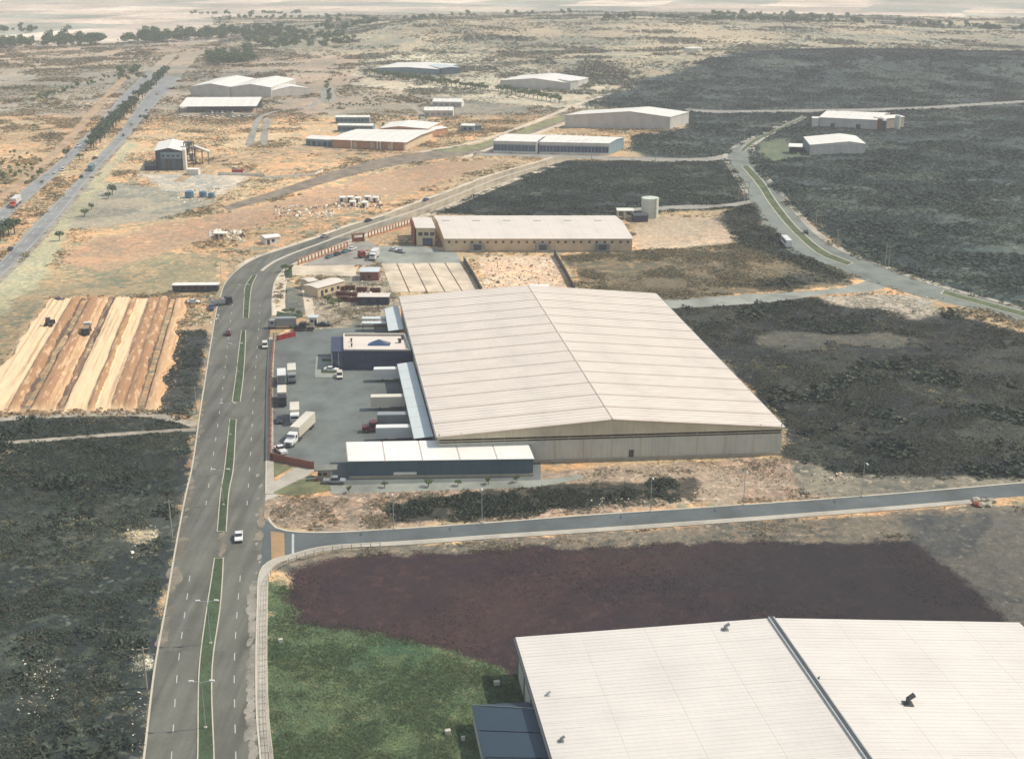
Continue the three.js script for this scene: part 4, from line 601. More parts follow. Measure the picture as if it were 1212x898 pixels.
// ---------------------------------------------------------------- yards and paving
function paving(name, pix, m, y, h = 0) { const p = PP(pix); block(p); return structure(name, h ? slabGeo(p, 0, h) : polySheet(p, y), m); }
paving('truck_yard', [[324, 398], [345, 392], [400, 388], [470, 388], [490, 430], [520, 522], [640, 536], [640, 572], [412, 576], [372, 552], [322, 545]], M.yard, .014);
{ const j = structGroup('yard_joints'); for (const [a, b] of [[[322, 470], [440, 468]], [[322, 505], [436, 503]], [[366, 400], [372, 552]], [[400, 446], [412, 540]]]) { const l = PP([a, b]); part(j, 'joint', stripGeo(offsetLine(l, -.09), offsetLine(l, .09), .018), M.yard); } }
paving('gate_apron', [[313, 592], [318, 574], [352, 552], [372, 556], [342, 580], [322, 590]], M.walk, .02);
paving('gate_lawn', [[321, 584], [346, 572], [368, 562], [388, 570], [392, 580], [350, 587]], M.grassDry, 0, .12);
paving('gate_lawn', [[323, 548], [345, 553], [325, 565]], M.grassDry, 0, .12);
paving('annex_path', [[388, 572], [410, 574], [640, 568], [690, 562], [690, 566], [640, 576], [412, 584], [390, 584]], M.concreteGrey, .017);
paving('concrete_island', [[374, 422], [401, 424], [403, 447], [372, 447]], M.concreteGrey, 0, .14); for (const q of [[[381, 424.5], [396, 425], [396, 428.5], [381, 428]], [[380, 437], [396, 437], [396, 442], [380, 442]]]) paving('planting_bed', q, M.grass, 0, .2);
paving('asphalt_court', [[440, 292], [492, 290], [540, 299], [548, 311], [446, 312]], M.concreteGrey, .018);
paving('car_park', [[352, 314], [372, 303], [430, 283], [445, 290], [442, 314]], M.streetGrey, .016);
{ // poured slabs of the concrete yard, open joints between them
  const F = frameQ([463, 346], [568, 345], [450, 312], [545, 311]), g = structGroup('concrete_yard'), n = 5; block(F.poly);
  for (let i = 0; i < n; i++) for (let j = 0; j < 4; j++) { const q = hexa(F, F.W * i / n + .35, F.W * (i + 1) / n - .12, F.L * j / 4 + .05, F.L * (j + 1) / 4 - .05, 0, .1 + .02 * ((i + j) % 2)); q.translate(F.A.x, 0, F.A.z); part(g, 'slab', q, M.concrete); }
  for (let i = 1; i < n; i++) { const q = hexa(F, F.W * i / n - .1, F.W * i / n + .33, 0, F.L, 0, .02); q.translate(F.A.x, 0, F.A.z); part(g, 'drain', q, M.wood); }
}
paving('forecourt', [[346, 315], [422, 313.5], [421, 327], [344, 326]], M.concrete, 0, .1);
paving('hedge_bed', [[328, 369], [345, 373], [358, 370], [358, 375], [344, 378], [327, 374]], M.grass, 0, .3); paving('hedge_bed', [[336, 322], [345, 316], [346, 328], [338, 330]], M.grass, 0, .3);
paving('court_path', [[356, 336], [368, 332], [372, 374], [362, 374]], M.concrete, .02);

// ---------------------------------------------------------------- small buildings and walls round the yards
const small = (name, label, cat, a, b, d, h, roof, wall, o = {}) => { const f = frame(a, b, d), g = shed(name, label, cat, f, { h, rise: .4, ridge: 'u', n: o.n || 3, gap: .1, over: .3, roof, seam: roof, wall, group: o.group }); pane(g, f, 'door', f.W * .12, f.W * .12 + 1.2, 0, Math.min(2.2, h - .3), M.steelDark); if (f.W > 5) for (let u = f.W * .12 + 2; u + 1.6 < f.W; u += 3) pane(g, f, 'window', u, u + 1.3, 1, Math.min(2.2, h - .4)); return g; };
small('canteen', 'low cream flat roof with brown eaves behind the dark lawn', 'building', [376, 352], [408, 343], 7, 3.4, M.roofCream, M.wallBeige); small('canteen_wing', 'small stepped cream wing joined to the brown-eaved low building', 'building', [366, 343], [376, 341], 6, 3, M.roofCream, M.wallBeige);
small('tool_shed', 'narrow cream-roofed shed beside the brown pallet racks', 'shed', [424, 361], [460, 361], 5, 3, M.roofCream, M.wallNavy); small('site_hut', 'grey hut with a red end by the concrete yard', 'hut', [426, 332], [448, 332], 7, 3.4, M.roofGrey, M.redWall);
for (const [y, lab] of [[392.5, 'pale flat covered bay behind the office, nearer of a pair'], [387, 'pale flat covered bay behind the office, farther of a pair']]) { const f = frame([428, y], [457, y], 2.8), g = thing('covered_bay', lab, 'canopy', f.A); part(g, 'roof', hexa(f, 0, f.W, 0, f.L, 2.7, 2.85), M.roofGrey); for (const u of [.03, .5, .95]) for (const w of [.1, .85]) { const q = f.pt(u * f.W, 0, w * f.L); part(g, 'column', box(q[0], 1.35, q[2], .14, 2.69, .14), M.steel); } }
{ const r = rng(5); let k = 0; for (const [x, y] of [[402, 344], [414, 343], [428, 345], [444, 346], [404, 350], [416, 351], [406, 356], [418, 357]]) { const p = P(x, y), g = thing('pallet_rack', 'brown rack stacked with planks beside the cream-roofed shed', 'rack', p, .05, 'brown plank racks'); for (const xx of [-1.6, 1.6]) part(g, 'upright', box(xx, .9, 0, .16, 1.8, 1.2), M.rust); for (let i = 0; i < 4; i++) part(g, 'plank_stack', box(0, .25 + i * .45, (r() - .5) * .2, 3.9, .22, 1.1), i % 2 ? M.wood : M.rust); k++; } }
small('white_cottage', 'white-roofed little house beside the avenue bend', 'house', [314, 290], [332, 288], 6, 3, M.roofFar, M.wallWhite); small('shack', 'flat-roofed shack among the rubble heaps', 'shack', [253, 283], [268, 283], 4, 2.5, M.roofFar, M.wallBeige);
{ const rows = [[402, 240], [411, 239.5], [420, 240.5], [432, 239], [441, 240], [414, 245], [428, 246]]; rows.forEach(([x, y]) => small('hut', 'tiny flat-roofed hut in the cluster across the avenue', 'hut', [x, y], [x + 6.4, y], 3.5, 2.6, M.roofFar, M.wallWhite, { n: 1, group: 'huts across the avenue' })); }
{ // long white site trailer by the earthworks
  const f = frame([204, 346], [258, 345.5], 3.2), g = thing('site_trailer', 'long white-roofed site trailer between the earthworks and the avenue', 'trailer', f.A); part(g, 'body', hexa(f, 0, f.W, 0, f.L, .5, 2.6), M.steelDark); part(g, 'roof', hexa(f, -.2, f.W + .2, -.3, f.L + .2, 2.61, 2.8), M.roofFar); for (let i = 0; i < 7; i++) pane(g, f, 'window', 1 + i * 2.3, 2.4 + i * 2.3, 1.3, 2.1); for (const u of [.15, .85]) part(g, 'stand', hexa(f, f.W * u, f.W * u + .6, .4, f.L - .4, 0, .49), M.chassis); block(f.poly);
}
function wallAlong(name, label, cat, pix, h, w, m, panels = 0) { // a boundary wall in panels between piers
  const pts = PP(pix), g = thing(name, label, cat, pts[0]), c = new THREE.CurvePath(); for (let i = 0; i < pts.length - 1; i++) c.add(new THREE.LineCurve3(pts[i], pts[i + 1]));
  const L = c.getLength(), n = panels || Math.max(2, Math.round(L / 4));
  for (let i = 0; i < n; i++) { const a = c.getPointAt(i / n), b = c.getPointAt((i + 1) / n), d = a.distanceTo(b), q = box(0, h / 2, 0, d - .3, h, w, 0); q.rotateY(-Math.atan2(b.z - a.z, b.x - a.x)); q.translate((a.x + b.x) / 2 - pts[0].x, 0, (a.z + b.z) / 2 - pts[0].z); part(g, 'wall_panel', q, m); }
  for (let i = 0; i <= n; i++) { const a = c.getPointAt(i / n), q = box(a.x - pts[0].x, h / 2 + .08, a.z - pts[0].z, .34, h + .16, .34); part(g, 'pier', q, m); } return g;
}
wallAlong('boundary_wall', 'red brick boundary wall along the left edge of the truck yard', 'wall', [[320, 545], [320.5, 500], [321, 440], [324, 402]], 2.0, .22, M.redWall); wallAlong('gate_wall', 'red wall running from the corner to the truck yard gate', 'wall', [[320, 544], [345, 550], [371, 555]], 1.9, .22, M.redWall); wallAlong('sign_wall', 'short bright red wall at the upper yard entrance', 'wall', [[328, 403], [349, 398]], 1.6, .3, M.redPaint, 3);
wallAlong('low_wall', 'long cream wall with pale coping below the mill', 'wall', [[258, 207], [284, 207.6], [310, 208.6]], 1.6, .3, M.wallWhite); wallAlong('low_wall', 'cream retaining wall under the dark planted rows', 'wall', [[312, 212], [345, 209.5], [372, 207.5], [382, 203]], 1.5, .3, M.wallWhite); wallAlong('side_wall', 'dark wall between the rubble plot and the olive field', 'wall', [[656, 302], [668, 322], [680, 345]], 2.2, .25, M.steelDark); wallAlong('side_wall', 'dark wall between the concrete slabs and the rubble plot', 'wall', [[549, 310], [560, 328], [570, 346]], 2.2, .25, M.steelDark);
{ const p = P(281, 205.6), g = thing('red_container', 'red shipping container on the cream wall line below the mill', 'container', p, .05); part(g, 'box', box(0, 1.25, 0, 6, 2.3, 2.4), M.redPaint); for (let i = 0; i < 12; i++) part(g, 'rib', box(-2.75 + i * .5, 1.25, 1.23, .2, 2.1, .05), M.redPaint); part(g, 'base', box(0, .06, 0, 6, .12, 2.4), M.chassis); }
{ // orange post-and-rail screen along the avenue
  const seg = (a, b, n, lab) => { const A = P(...a), B = P(...b), g = thing('post_screen', lab, 'fence', A); for (let i = 0; i <= n; i++) part(g, 'post', box((B.x - A.x) * i / n, 1.25, (B.z - A.z) * i / n, .5, 2.5, .5), M.orangePost); const d = A.distanceTo(B), an = -Math.atan2(B.z - A.z, B.x - A.x); for (const [y, h, w] of [[.3, .6, .4], [2.62, .24, .3]]) { const q = box(0, y, 0, d, h, w - .02); q.rotateY(an); q.translate((B.x - A.x) / 2, 0, (B.z - A.z) / 2); part(g, 'beam', q, M.orangePost); } };
  seg([353, 314], [411, 293], 15, 'orange post screen between the avenue and the car park'); seg([436, 281], [489, 265], 15, 'orange post screen running up to the cream gate office');
  const p = P(424, 286), g = thing('entrance_gate', 'red-roofed entrance gate between the two orange post screens', 'gate', p, .45); for (const x of [-2.4, 2.4]) part(g, 'pier', box(x, 1.6, 0, .7, 3.2, .7), M.redWall); part(g, 'beam', box(0, 3.45, 0, 6, .5, 1.2), M.redWall); part(g, 'leaf', box(0, 1, .1, 4, 1.8, .08), M.rust);
}
{ // gatehouse of the truck yard
  const p = P(384, 566), g = thing('gatehouse', 'small flat-roofed gatehouse with barrier beside the blue-fronted annex', 'gatehouse', p, .1); part(g, 'wall', box(0, 1.3, 0, 3, 2.6, 2.4), M.wallBlock); part(g, 'roof', box(.4, 2.72, 0, 5.4, .22, 3.4), M.concreteGrey); for (const x of [-1, .2]) part(g, 'window', box(x, 1.6, 1.22, .9, .8, .05), M.glass); for (const z of [-1.3, 1.3]) part(g, 'post', rod([2.8, 0, z], [2.8, 2.6, z], .1), M.steel); part(g, 'barrier_arm', rod([-1.8, 1, 2], [-6.5, 1.05, 2.6], .07), M.paint); part(g, 'barrier_post', box(-1.8, .5, 2, .35, 1, .35), M.redPaint);
  const q = P(345, 384), h = thing('guard_booth', 'white guard booth with blue door at the upper yard entrance', 'booth', P(371, 384), .05); part(h, 'wall', box(0, 1.35, 0, 2.6, 2.7, 2.6), M.wallWhite); part(h, 'roof', box(0, 2.82, 0, 3.4, .2, 3.4), M.roofGrey); part(h, 'window', box(-.4, 1.6, 1.32, 1, .8, .05), M.glass); part(h, 'door', box(.8, 1, 1.32, .7, 2, .05), M.wallNavy);
}
{ // white roadside fence: posts and rails round the lawn corner
  const line = smoothLine(PP([[318, 900], [314.5, 850], [313.6, 780], [314.6, 720], [316.3, 692], [321, 682], [334, 672], [360, 662], [399, 653.5], [450, 650]]), 1), g = thing('roadside_fence', 'white post-and-rail fence round the lawn corner of the avenue', 'fence', line[0]), L = new THREE.CatmullRomCurve3(line), n = 44; let prev;
  for (let i = 0; i <= n; i++) { const a = L.getPointAt(i / n).sub(line[0]); part(g, 'post', box(a.x, .8, a.z, .14, 1.6, .14), M.kerb); if (prev) for (const y of [.75, 1.45]) part(g, 'rail', rod([prev.x, y, prev.z], [a.x, y, a.z], .045, .045, 4), M.kerb); prev = a; }
}

// ---------------------------------------------------------------- vehicles (x forward)
const paintC = c => mat(c, texPlain, .35, {});
const PC = { white: paintC([236, 234, 226]), cream: paintC([232, 222, 200]), red: paintC([150, 44, 40]), maroon: paintC([104, 40, 42]), blue: paintC([70, 92, 128]), teal: paintC([98, 132, 136]), dark: paintC([48, 52, 58]), grey: paintC([150, 154, 154]), yellow: paintC([206, 160, 60]), orange: paintC([206, 96, 52]) };
const wheelG = (() => { const g = new THREE.CylinderGeometry(.5, .5, .3, 12).toNonIndexed(); g.rotateX(Math.PI / 2); return g; })(), hubG = (() => { const g = new THREE.CylinderGeometry(.24, .24, .32, 8).toNonIndexed(); g.rotateX(Math.PI / 2); return g; })();
function wheel(o, x, z, r = .5, w = 1) { const t = new THREE.Mesh(wheelG, M.tyre); t.name = 'wheel'; t.position.set(x, r, z); t.scale.set(r / .5, r / .5, w); o.add(t); const h = new THREE.Mesh(hubG, M.hub); h.name = 'hub'; t.add(h); }
function carParts(o, pm, van = false) {
  part(o, 'body', profile([[-2.1, .35], [2.1, .35], [2.12, .72], [1.9, .86], [.95, .95], [-1.6, .98], [-2.1, .92]], 1.72, .06), pm);
  part(o, 'cabin', profile(van ? [[-2.0, .96], [1.3, .94], [.8, 1.68], [-1.95, 1.7]] : [[-1.5, .96], [.95, .94], [.35, 1.36], [-1.0, 1.38]], 1.5, .06), M.glass);
  part(o, 'roof', van ? box(-.6, 1.74, 0, 2.7, .08, 1.5) : box(-.35, 1.45, 0, 1.3, .06, 1.36), pm);
  for (const x of [-1.3, 1.35]) for (const z of [-.76, .76]) wheel(o, x, z, .32, .7); for (const z of [-.55, .55]) { part(o, 'headlight', box(2.17, .68, z, .06, .16, .34), M.lampGlass); part(o, 'tail_light', box(-2.17, .78, z, .06, .16, .3), M.redPaint); } part(o, 'bumper', box(2.2, .42, 0, .1, .18, 1.6), M.chassis);
}
function cabParts(o, pm, x0, bonnet) { // lorry cab in front of x0
  if (bonnet) { part(o, 'cab', profile([[x0, .7], [x0 + 3.9, .7], [x0 + 3.9, 1.5], [x0 + 2.1, 1.8], [x0 + 1.75, 2.75], [x0, 2.85]], 2.3, .08), pm); part(o, 'windscreen', (() => { const g = box(0, 0, 0, .05, .85, 2.0); g.rotateZ(-.33); g.translate(x0 + 2.0, 2.28, 0); g.rotateZ(0); return g; })(), M.glass); part(o, 'grille', box(x0 + 3.98, 1.1, 0, .08, .7, 1.2), M.hub); part(o, 'bumper', box(x0 + 4.0, .6, 0, .2, .3, 2.3), M.hub); }
  else { part(o, 'cab', profile([[x0, .7], [x0 + 2.2, .7], [x0 + 2.25, 1.6], [x0 + 2.0, 2.8], [x0, 2.9]], 2.35, .08), pm); part(o, 'windscreen', (() => { const g = box(0, 0, 0, .05, .95, 2.05); g.rotateZ(-.2); g.translate(x0 + 2.26, 2.1, 0); g.rotateZ(0); return g; })(), M.glass); part(o, 'bumper', box(x0 + 2.3, .6, 0, .18, .35, 2.3), M.chassis); }
  for (const z of [-1.19, 1.19]) part(o, 'side_window', box(x0 + 1.1, 2.1, z, .9, .7, .05), M.glass);
}
function boxParts(o, bm, x0, x1, y0, y1, w = 2.5) { part(o, 'cargo_box', box((x0 + x1) / 2, (y0 + y1) / 2, 0, x1 - x0, y1 - y0, w), bm); part(o, 'roof_sheet', box((x0 + x1) / 2, y1 + .035, 0, x1 - x0 - .1, .06, w - .1), bm); const n = Math.round((x1 - x0) / 1.5); for (let i = 0; i <= n; i++) for (const z of [-1, 1]) part(o, 'rib', box(lerp(x0 + .1, x1 - .1, i / n), (y0 + y1) / 2, z * (w / 2 + .02), .08, y1 - y0 - .1, .04), bm); part(o, 'rear_door', box(x0 - .03, (y0 + y1) / 2, 0, .05, y1 - y0 - .2, w - .2), M.hub); }
const kinds = {
  car: (o, c) => carParts(o, c), van: (o, c) => carParts(o, c, true),
  pickup: (o, c) => { part(o, 'body', profile([[-2.6, .45], [2.5, .45], [2.5, .9], [1.2, 1.0], [-2.6, 1.0]], 1.8, .06), c); part(o, 'cabin', profile([[-.6, 1.0], [1.3, 1.0], [.8, 1.65], [-.5, 1.68]], 1.6, .06), M.glass); part(o, 'roof', box(.1, 1.74, 0, 1.3, .06, 1.5), c); part(o, 'load_bed', box(-1.65, 1.02, 0, 1.7, .05, 1.5), M.chassis); for (const x of [-1.6, 1.6]) for (const z of [-.8, .8]) wheel(o, x, z, .38, .8); },
  boxTruck: (o, c, b) => { part(o, 'chassis', box(0, .75, 0, 8.6, .25, 1), M.chassis); boxParts(o, b, -4.6, 1.9, .95, 3.5); cabParts(o, c, 2.1, false); for (const x of [-2.8, 3.3]) for (const z of [-1.0, 1.0]) wheel(o, x, z); },
  trailer: (o, c, b) => { part(o, 'chassis', box(-.5, .95, 0, 12, .25, 1), M.chassis); boxParts(o, b, -6.6, 6.2, 1.1, 3.9); for (const x of [-5.2, -3.9]) for (const z of [-1.0, 1.0]) wheel(o, x, z); for (const z of [-.8, .8]) part(o, 'landing_leg', box(3.8, .5, z, .18, 1, .18), M.chassis); },
  semi: (o, c, b) => { part(o, 'chassis', box(1, .9, 0, 15, .25, 1), M.chassis); boxParts(o, b, -8, 3.6, 1.1, 3.9); cabParts(o, c, 4.2, true); for (const x of [-6.8, -5.5, 1.6, 2.9, 7.0]) for (const z of [-1.0, 1.0]) wheel(o, x, z); part(o, 'exhaust', rod([4.0, 1, 1.1], [4.0, 3.4, 1.1], .09), M.hub); },
  tractor: (o, c) => { part(o, 'chassis', box(-.6, .8, 0, 5.6, .25, 1), M.chassis); cabParts(o, c, -.6, true); for (const x of [-2.6, -1.4, 2.3]) for (const z of [-1.0, 1.0]) wheel(o, x, z); part(o, 'fifth_wheel', box(-2, 1.02, 0, 1, .15, 1), M.chassis); },
  tipper: (o, c, b) => { part(o, 'chassis', box(0, .85, 0, 7, .25, 1), M.chassis); part(o, 'tipper_body', profile([[-3.6, 1.0], [1.0, 1.0], [1.2, 2.4], [-3.4, 2.2]], 2.5, .06), b); part(o, 'load', profile([[-3.2, 2.1], [.9, 2.2], [-.4, 2.7], [-2.0, 2.7]], 2.1, .1), M.dirt); cabParts(o, c, 1.4, false); for (const x of [-2.6, -1.3, 2.6]) for (const z of [-1.0, 1.0]) wheel(o, x, z, .55); },
  bus: (o, c) => { part(o, 'body', profile([[-5.5, .5], [5.5, .5], [5.6, 1.6], [5.3, 3.1], [-5.5, 3.15]], 2.5, .1), c); for (const z of [-1.27, 1.27]) for (let i = 0; i < 7; i++) part(o, 'window', box(-4.5 + i * 1.4, 2.2, z, 1.15, .8, .05), M.glass); part(o, 'windscreen', box(5.52, 2.2, 0, .06, 1.1, 2.2), M.glass); for (const x of [-3.4, 3.6]) for (const z of [-1.05, 1.05]) wheel(o, x, z); },
  dozer: (o, c) => { for (const z of [-1, 1]) part(o, 'track', profile([[-1.7, .1], [1.5, .1], [1.8, .5], [1.4, .95], [-1.6, .95], [-1.9, .5]], .55, .05).translate(0, 0, z), M.chassis); part(o, 'body', box(.3, 1.3, 0, 2.6, .8, 1.3), c); part(o, 'cab', box(-.7, 2.2, 0, 1.4, 1.2, 1.3), M.glass); part(o, 'cab_roof', box(-.7, 2.85, 0, 1.7, .1, 1.5), c); part(o, 'blade', profile([[2.3, .1], [2.55, .1], [2.45, .7], [2.6, 1.3], [2.35, 1.3], [2.2, .7]], 3.2, .02), M.chassis); part(o, 'push_arm', [rod([-.5, .6, 1.4], [2.3, .5, 1.4], .1), rod([-.5, .6, -1.4], [2.3, .5, -1.4], .1)], c); },
};
const names = { car: ['parked_car', 'car'], van: ['van', 'van'], pickup: ['pickup', 'pickup'], boxTruck: ['box_truck', 'truck'], trailer: ['semi_trailer', 'trailer'], semi: ['semi_truck', 'truck'], tractor: ['truck_tractor', 'truck'], tipper: ['tipper_truck', 'truck'], bus: ['bus', 'bus'], dozer: ['bulldozer', 'bulldozer'] };
const protos = {};
// at a photo point on the ground, pointing at a second one
function vehicle(kind, paint, at, to, label, group, bm = paint, y = 0) {
  const a = P(...at), b = P(...to), turn = -Math.atan2(b.z - a.z, b.x - a.x), key = kind + paint + bm; a.y = y + .035;
  if (protos[key]) return copyOf(protos[key], a, turn, label, group);
  const o = thing(names[kind][0], label, names[kind][1], a, turn, group); kinds[kind](o, PC[paint], PC[bm]); protos[key] = o; return o;
}
// truck yard
vehicle('semi', 'white', [355, 516.5], [338, 533], 'white semi truck with cream trailer standing at an angle in the yard', undefined, 'cream');
vehicle('boxTruck', 'white', [349, 497], [349, 515], 'white box truck parked beside the angled semi truck', undefined, 'cream');
vehicle('boxTruck', 'dark', [334, 476], [334, 495], 'cream box truck with dark cab parked along the red boundary wall', undefined, 'cream');
vehicle('boxTruck', 'white', [333.5, 452], [333, 430], 'white box truck along the red wall in line with the dark-cabbed one', undefined, 'white');
vehicle('boxTruck', 'grey', [345.5, 449], [346, 466], 'grey-cabbed box truck beside the red wall row', undefined, 'cream');
vehicle('trailer', 'white', [468, 450.5], [440, 451], 'white trailer backed to the dock nearest the navy office', undefined, 'white'); vehicle('trailer', 'white', [466, 484], [440, 484.5], 'white trailer with a dark square mark at the middle dock', undefined, 'cream'); vehicle('trailer', 'cream', [475, 505.5], [445, 506], 'grey trailer coupled to a red tractor at the dock', undefined, 'grey'); vehicle('tractor', 'maroon', [444, 510.5], [430, 511], 'dark red tractor coupled to the grey dock trailer'); vehicle('trailer', 'cream', [474, 521], [446, 521.5], 'white trailer at the dock next to the blue-fronted annex', undefined, 'white');
vehicle('car', 'white', [392, 439.5], [402, 440], 'white car parked beside the planted island at the navy office', 'cars at the office island'); vehicle('van', 'cream', [402, 446.5], [402, 452], 'cream van at the foot of the navy office'); vehicle('car', 'dark', [331, 499], [331, 508], 'dark car parked against the red boundary wall behind the box trucks');
vehicle('pickup', 'white', [332, 535], [326, 530], 'white pickup by the angled semi truck'); vehicle('pickup', 'grey', [396, 572], [404, 572], 'grey pickup at the gatehouse');
vehicle('boxTruck', 'grey', [334, 388], [312, 388.5], 'grey box truck waiting at the upper yard entrance', undefined, 'grey'); vehicle('tractor', 'dark', [360, 391], [352, 391], 'dark tractor unit beside the guard booth');
vehicle('car', 'dark', [383, 386], [390, 386], 'dark car between the guard booth and the office');
// avenue and its surroundings
vehicle('car', 'white', [282.5, 638], [282.3, 646], 'white car driving alone on the avenue at the side street'); vehicle('car', 'maroon', [270, 396], [271, 388], 'maroon car on the avenue beside the earthworks track'); vehicle('van', 'cream', [313.5, 411], [314, 420], 'cream van on the avenue beside the red boundary wall');
vehicle('car', 'dark', [436, 262], [444, 259.5], 'dark car on the far reach of the avenue'); vehicle('car', 'grey', [384, 281], [394, 277.5], 'grey car on the avenue opposite the orange post screen'); vehicle('car', 'blue', [504, 237.5], [516, 233], 'blue car on the avenue near the dark scrub'); vehicle('tipper', 'dark', [262, 361], [270, 360], 'dark tipper at the avenue edge by the site trailer', undefined, 'grey'); vehicle('pickup', 'blue', [250, 366], [250, 372], 'blue pickup at the avenue edge by the site trailer'); vehicle('car', 'white', [229, 359], [236, 359], 'white car below the site trailer');
vehicle('dozer', 'dark', [58, 388], [63, 380], 'dark bulldozer on the palest earthwork strip', undefined, 'dark', .75); vehicle('tipper', 'cream', [103, 397], [108, 388], 'cream tipper truck on the graded earthwork strips', undefined, 'dark', .9); vehicle('car', 'dark', [69, 357], [75, 357], 'dark car at the top edge of the earthworks');
for (const [x, y, c] of [[390, 305, 'teal'], [399, 302, 'dark'], [409, 298.5, 'teal'], [417, 296, 'white']]) vehicle('car', c, [x, y], [x + 8, y - 3], `${c === 'teal' ? 'teal' : c === 'dark' ? 'dark' : 'white'} car parked behind the orange post screen`, 'cars behind the orange screen'); vehicle('tipper', 'red', [434, 304], [428, 305], 'red-cabbed lorry beside the concrete slabs', undefined, 'cream'); vehicle('boxTruck', 'white', [443, 306], [443, 312], 'white box truck at the corner of the concrete slabs'); for (const [x, y, c] of [[466, 297, 'white'], [474, 299, 'grey']]) vehicle('car', c, [x, y], [x + 6, y + 1], `${c} car in the court before the cream gate office`);
vehicle('bus', 'white', [931, 290], [924, 282], 'white bus on the boulevard beside the olive field'); vehicle('car', 'dark', [954, 276], [948, 268], 'dark car on the boulevard behind the bus');
// highway
vehicle('semi', 'orange', [18, 243], [8, 252], 'orange-cabbed truck with white trailer on the highway', undefined, 'white'); vehicle('bus', 'teal', [108, 201], [100, 211], 'teal bus on the highway near the hedge'); const HC = 'cars on the highway'; for (const [x, y, k, c, t] of [[64, 205, 'car', 'white', 1], [74, 202, 'van', 'white', 1], [96, 210, 'car', 'dark', -1], [12, 296, 'car', 'dark', -1], [92, 174, 'pickup', 'white', 1], [112, 188, 'car', 'maroon', -1], [146, 161, 'van', 'grey', -1], [156, 148, 'van', 'white', -1], [166, 138, 'car', 'dark', -1], [173, 131, 'car', 'grey', -1], [186, 112, 'van', 'cream', -1], [136, 143, 'car', 'grey', 1]]) vehicle(k, c, [x, y], [x - 8 * t, y + 8.4 * t], `${c === 'cream' ? 'cream' : c} ${k === 'van' ? 'van' : k === 'pickup' ? 'pickup' : 'car'} on the highway lanes`, HC);
{ const cs = ['white', 'white', 'grey', 'white', 'teal', 'white', 'white', 'cream', 'white', 'teal', 'white', 'white', 'grey', 'white']; cs.forEach((c, i) => vehicle(i % 3 ? 'car' : 'van', c, [213 + i * 6.3, 139 - (i % 2)], [213 + i * 6.3, 146], `${c} ${i % 3 ? 'car' : 'van'} drawn up before the long vehicle shed`, 'cars before the vehicle shed')); for (let i = 0; i < 6; i++) vehicle('van', i % 2 ? 'white' : 'teal', [245 + i * 6, 134.6], [245 + i * 6, 140], `${i % 2 ? 'white' : 'teal'} van under the long vehicle shed edge`, 'vans under the vehicle shed'); }
for (const [x, y, r] of [[224, 234, 2.3], [240, 233, 1.9], [250, 234, 1.7]]) { const t = thing('plastic_tank', 'squat blue storage tank on the pale yard below the mill', 'tank', P(x, y), 0, 'blue tanks below the mill'); part(t, 'shell', rod([0, 0, 0], [0, r * 1.4, 0], r, r * .95, 16), M.bluePlastic); const c = new THREE.ConeGeometry(r * .95, .7, 16).toNonIndexed(); c.translate(0, r * 1.4 + .35, 0); part(t, 'lid', c, M.bluePlastic); }

// ---------------------------------------------------------------- poles and lamps
const poleMat = M.steelLight;
let lampProto, utilProto;
function lamp(at, turn, label, group, double = true) {
  const p = P(...at), key = double ? 'd' : 's'; lampProto ??= {};
  if (lampProto[key]) return copyOf(lampProto[key], p, turn, label, group);
  const o = thing('street_lamp', label, 'street lamp', p, turn, group); part(o, 'base', box(0, .15, 0, .5, .34, .5), M.kerb); part(o, 'pole', rod([0, .3, 0], [0, 8.6, 0], .09, .05, 8), poleMat);
  for (const s of double ? [-1, 1] : [1]) { part(o, 'arm', rod([0, 8.55, 0], [s * 1.3, 8.85, 0], .04), poleMat); part(o, 'lamp_head', profile([[0, 0], [.9, 0], [.8, .16], [.1, .2]], .36, .03).translate(0, 8.78, 0).rotateY(s < 0 ? Math.PI : 0).translate(s * 1.2, 0, 0), M.lampGlass); } return lampProto[key] = o;
}
for (const [x, y] of [[243, 862], [249, 762], [264, 598], [272, 515], [281, 440], [290, 366]]) lamp([x, y], .05, 'double-armed street lamp standing in the avenue median', 'lamps in the avenue median');
for (const [x, y] of [[262, 337], [277, 322], [302, 305], [352, 288], [374, 280], [402, 270]]) lamp([x, y], .4, 'single-armed street lamp on the outer kerb of the avenue bend', 'lamps on the avenue bend', false);
for (const [x, y] of [[570.5, 619.5], [880, 598], [770, 606], [1020, 588], [466, 626]]) lamp([x, y], -1.5, 'single-armed street lamp along the side street', 'lamps along the side street', false);
function utility(at, h, label, group, arms = 1) {
  const p = P(...at); p.y = heightAt(p.x, p.z); if (utilProto && !arms) return; const o = utilProto ? copyOf(utilProto, p, .3, label, group) : null; if (o) { o.scale.y = h / 9; return o; }
  const u = thing('utility_pole', label, 'pole', p, .3, group); part(u, 'shaft', rod([0, 0, 0], [0, 9, 0], .18, .12, 8), M.poleWood); part(u, 'crossarm', box(0, 8.5, 0, 2.2, .14, .14), M.poleWood); for (const x of [-.95, 0, .95]) part(u, 'insulator', rod([x, 8.57, 0], [x, 8.85, 0], .07), M.steel); return utilProto = u;
}
for (const [x, y, h] of [[203.5, 637, 8], [173.5, 814, 8], [232.5, 490, 8]]) utility([x, y], h, 'pale utility pole on the left verge of the avenue', 'poles left of the avenue');
for (const [x, y, h] of [[874, 239, 9.5], [881, 238, 10], [886, 236, 9], [966, 269, 8], [991, 293, 8], [1048, 315, 9], [1052, 316, 8.5], [913, 167, 8], [881, 169, 9], [894, 190, 8], [790, 122, 9], [900, 134, 8], [960, 126, 9], [1063, 127, 10], [1178, 119, 9], [1050, 127, 8], [700, 191, 8], [776, 192, 7]]) utility([x, y], h, 'pale utility pole along the boulevard and back streets', 'poles along the boulevard');
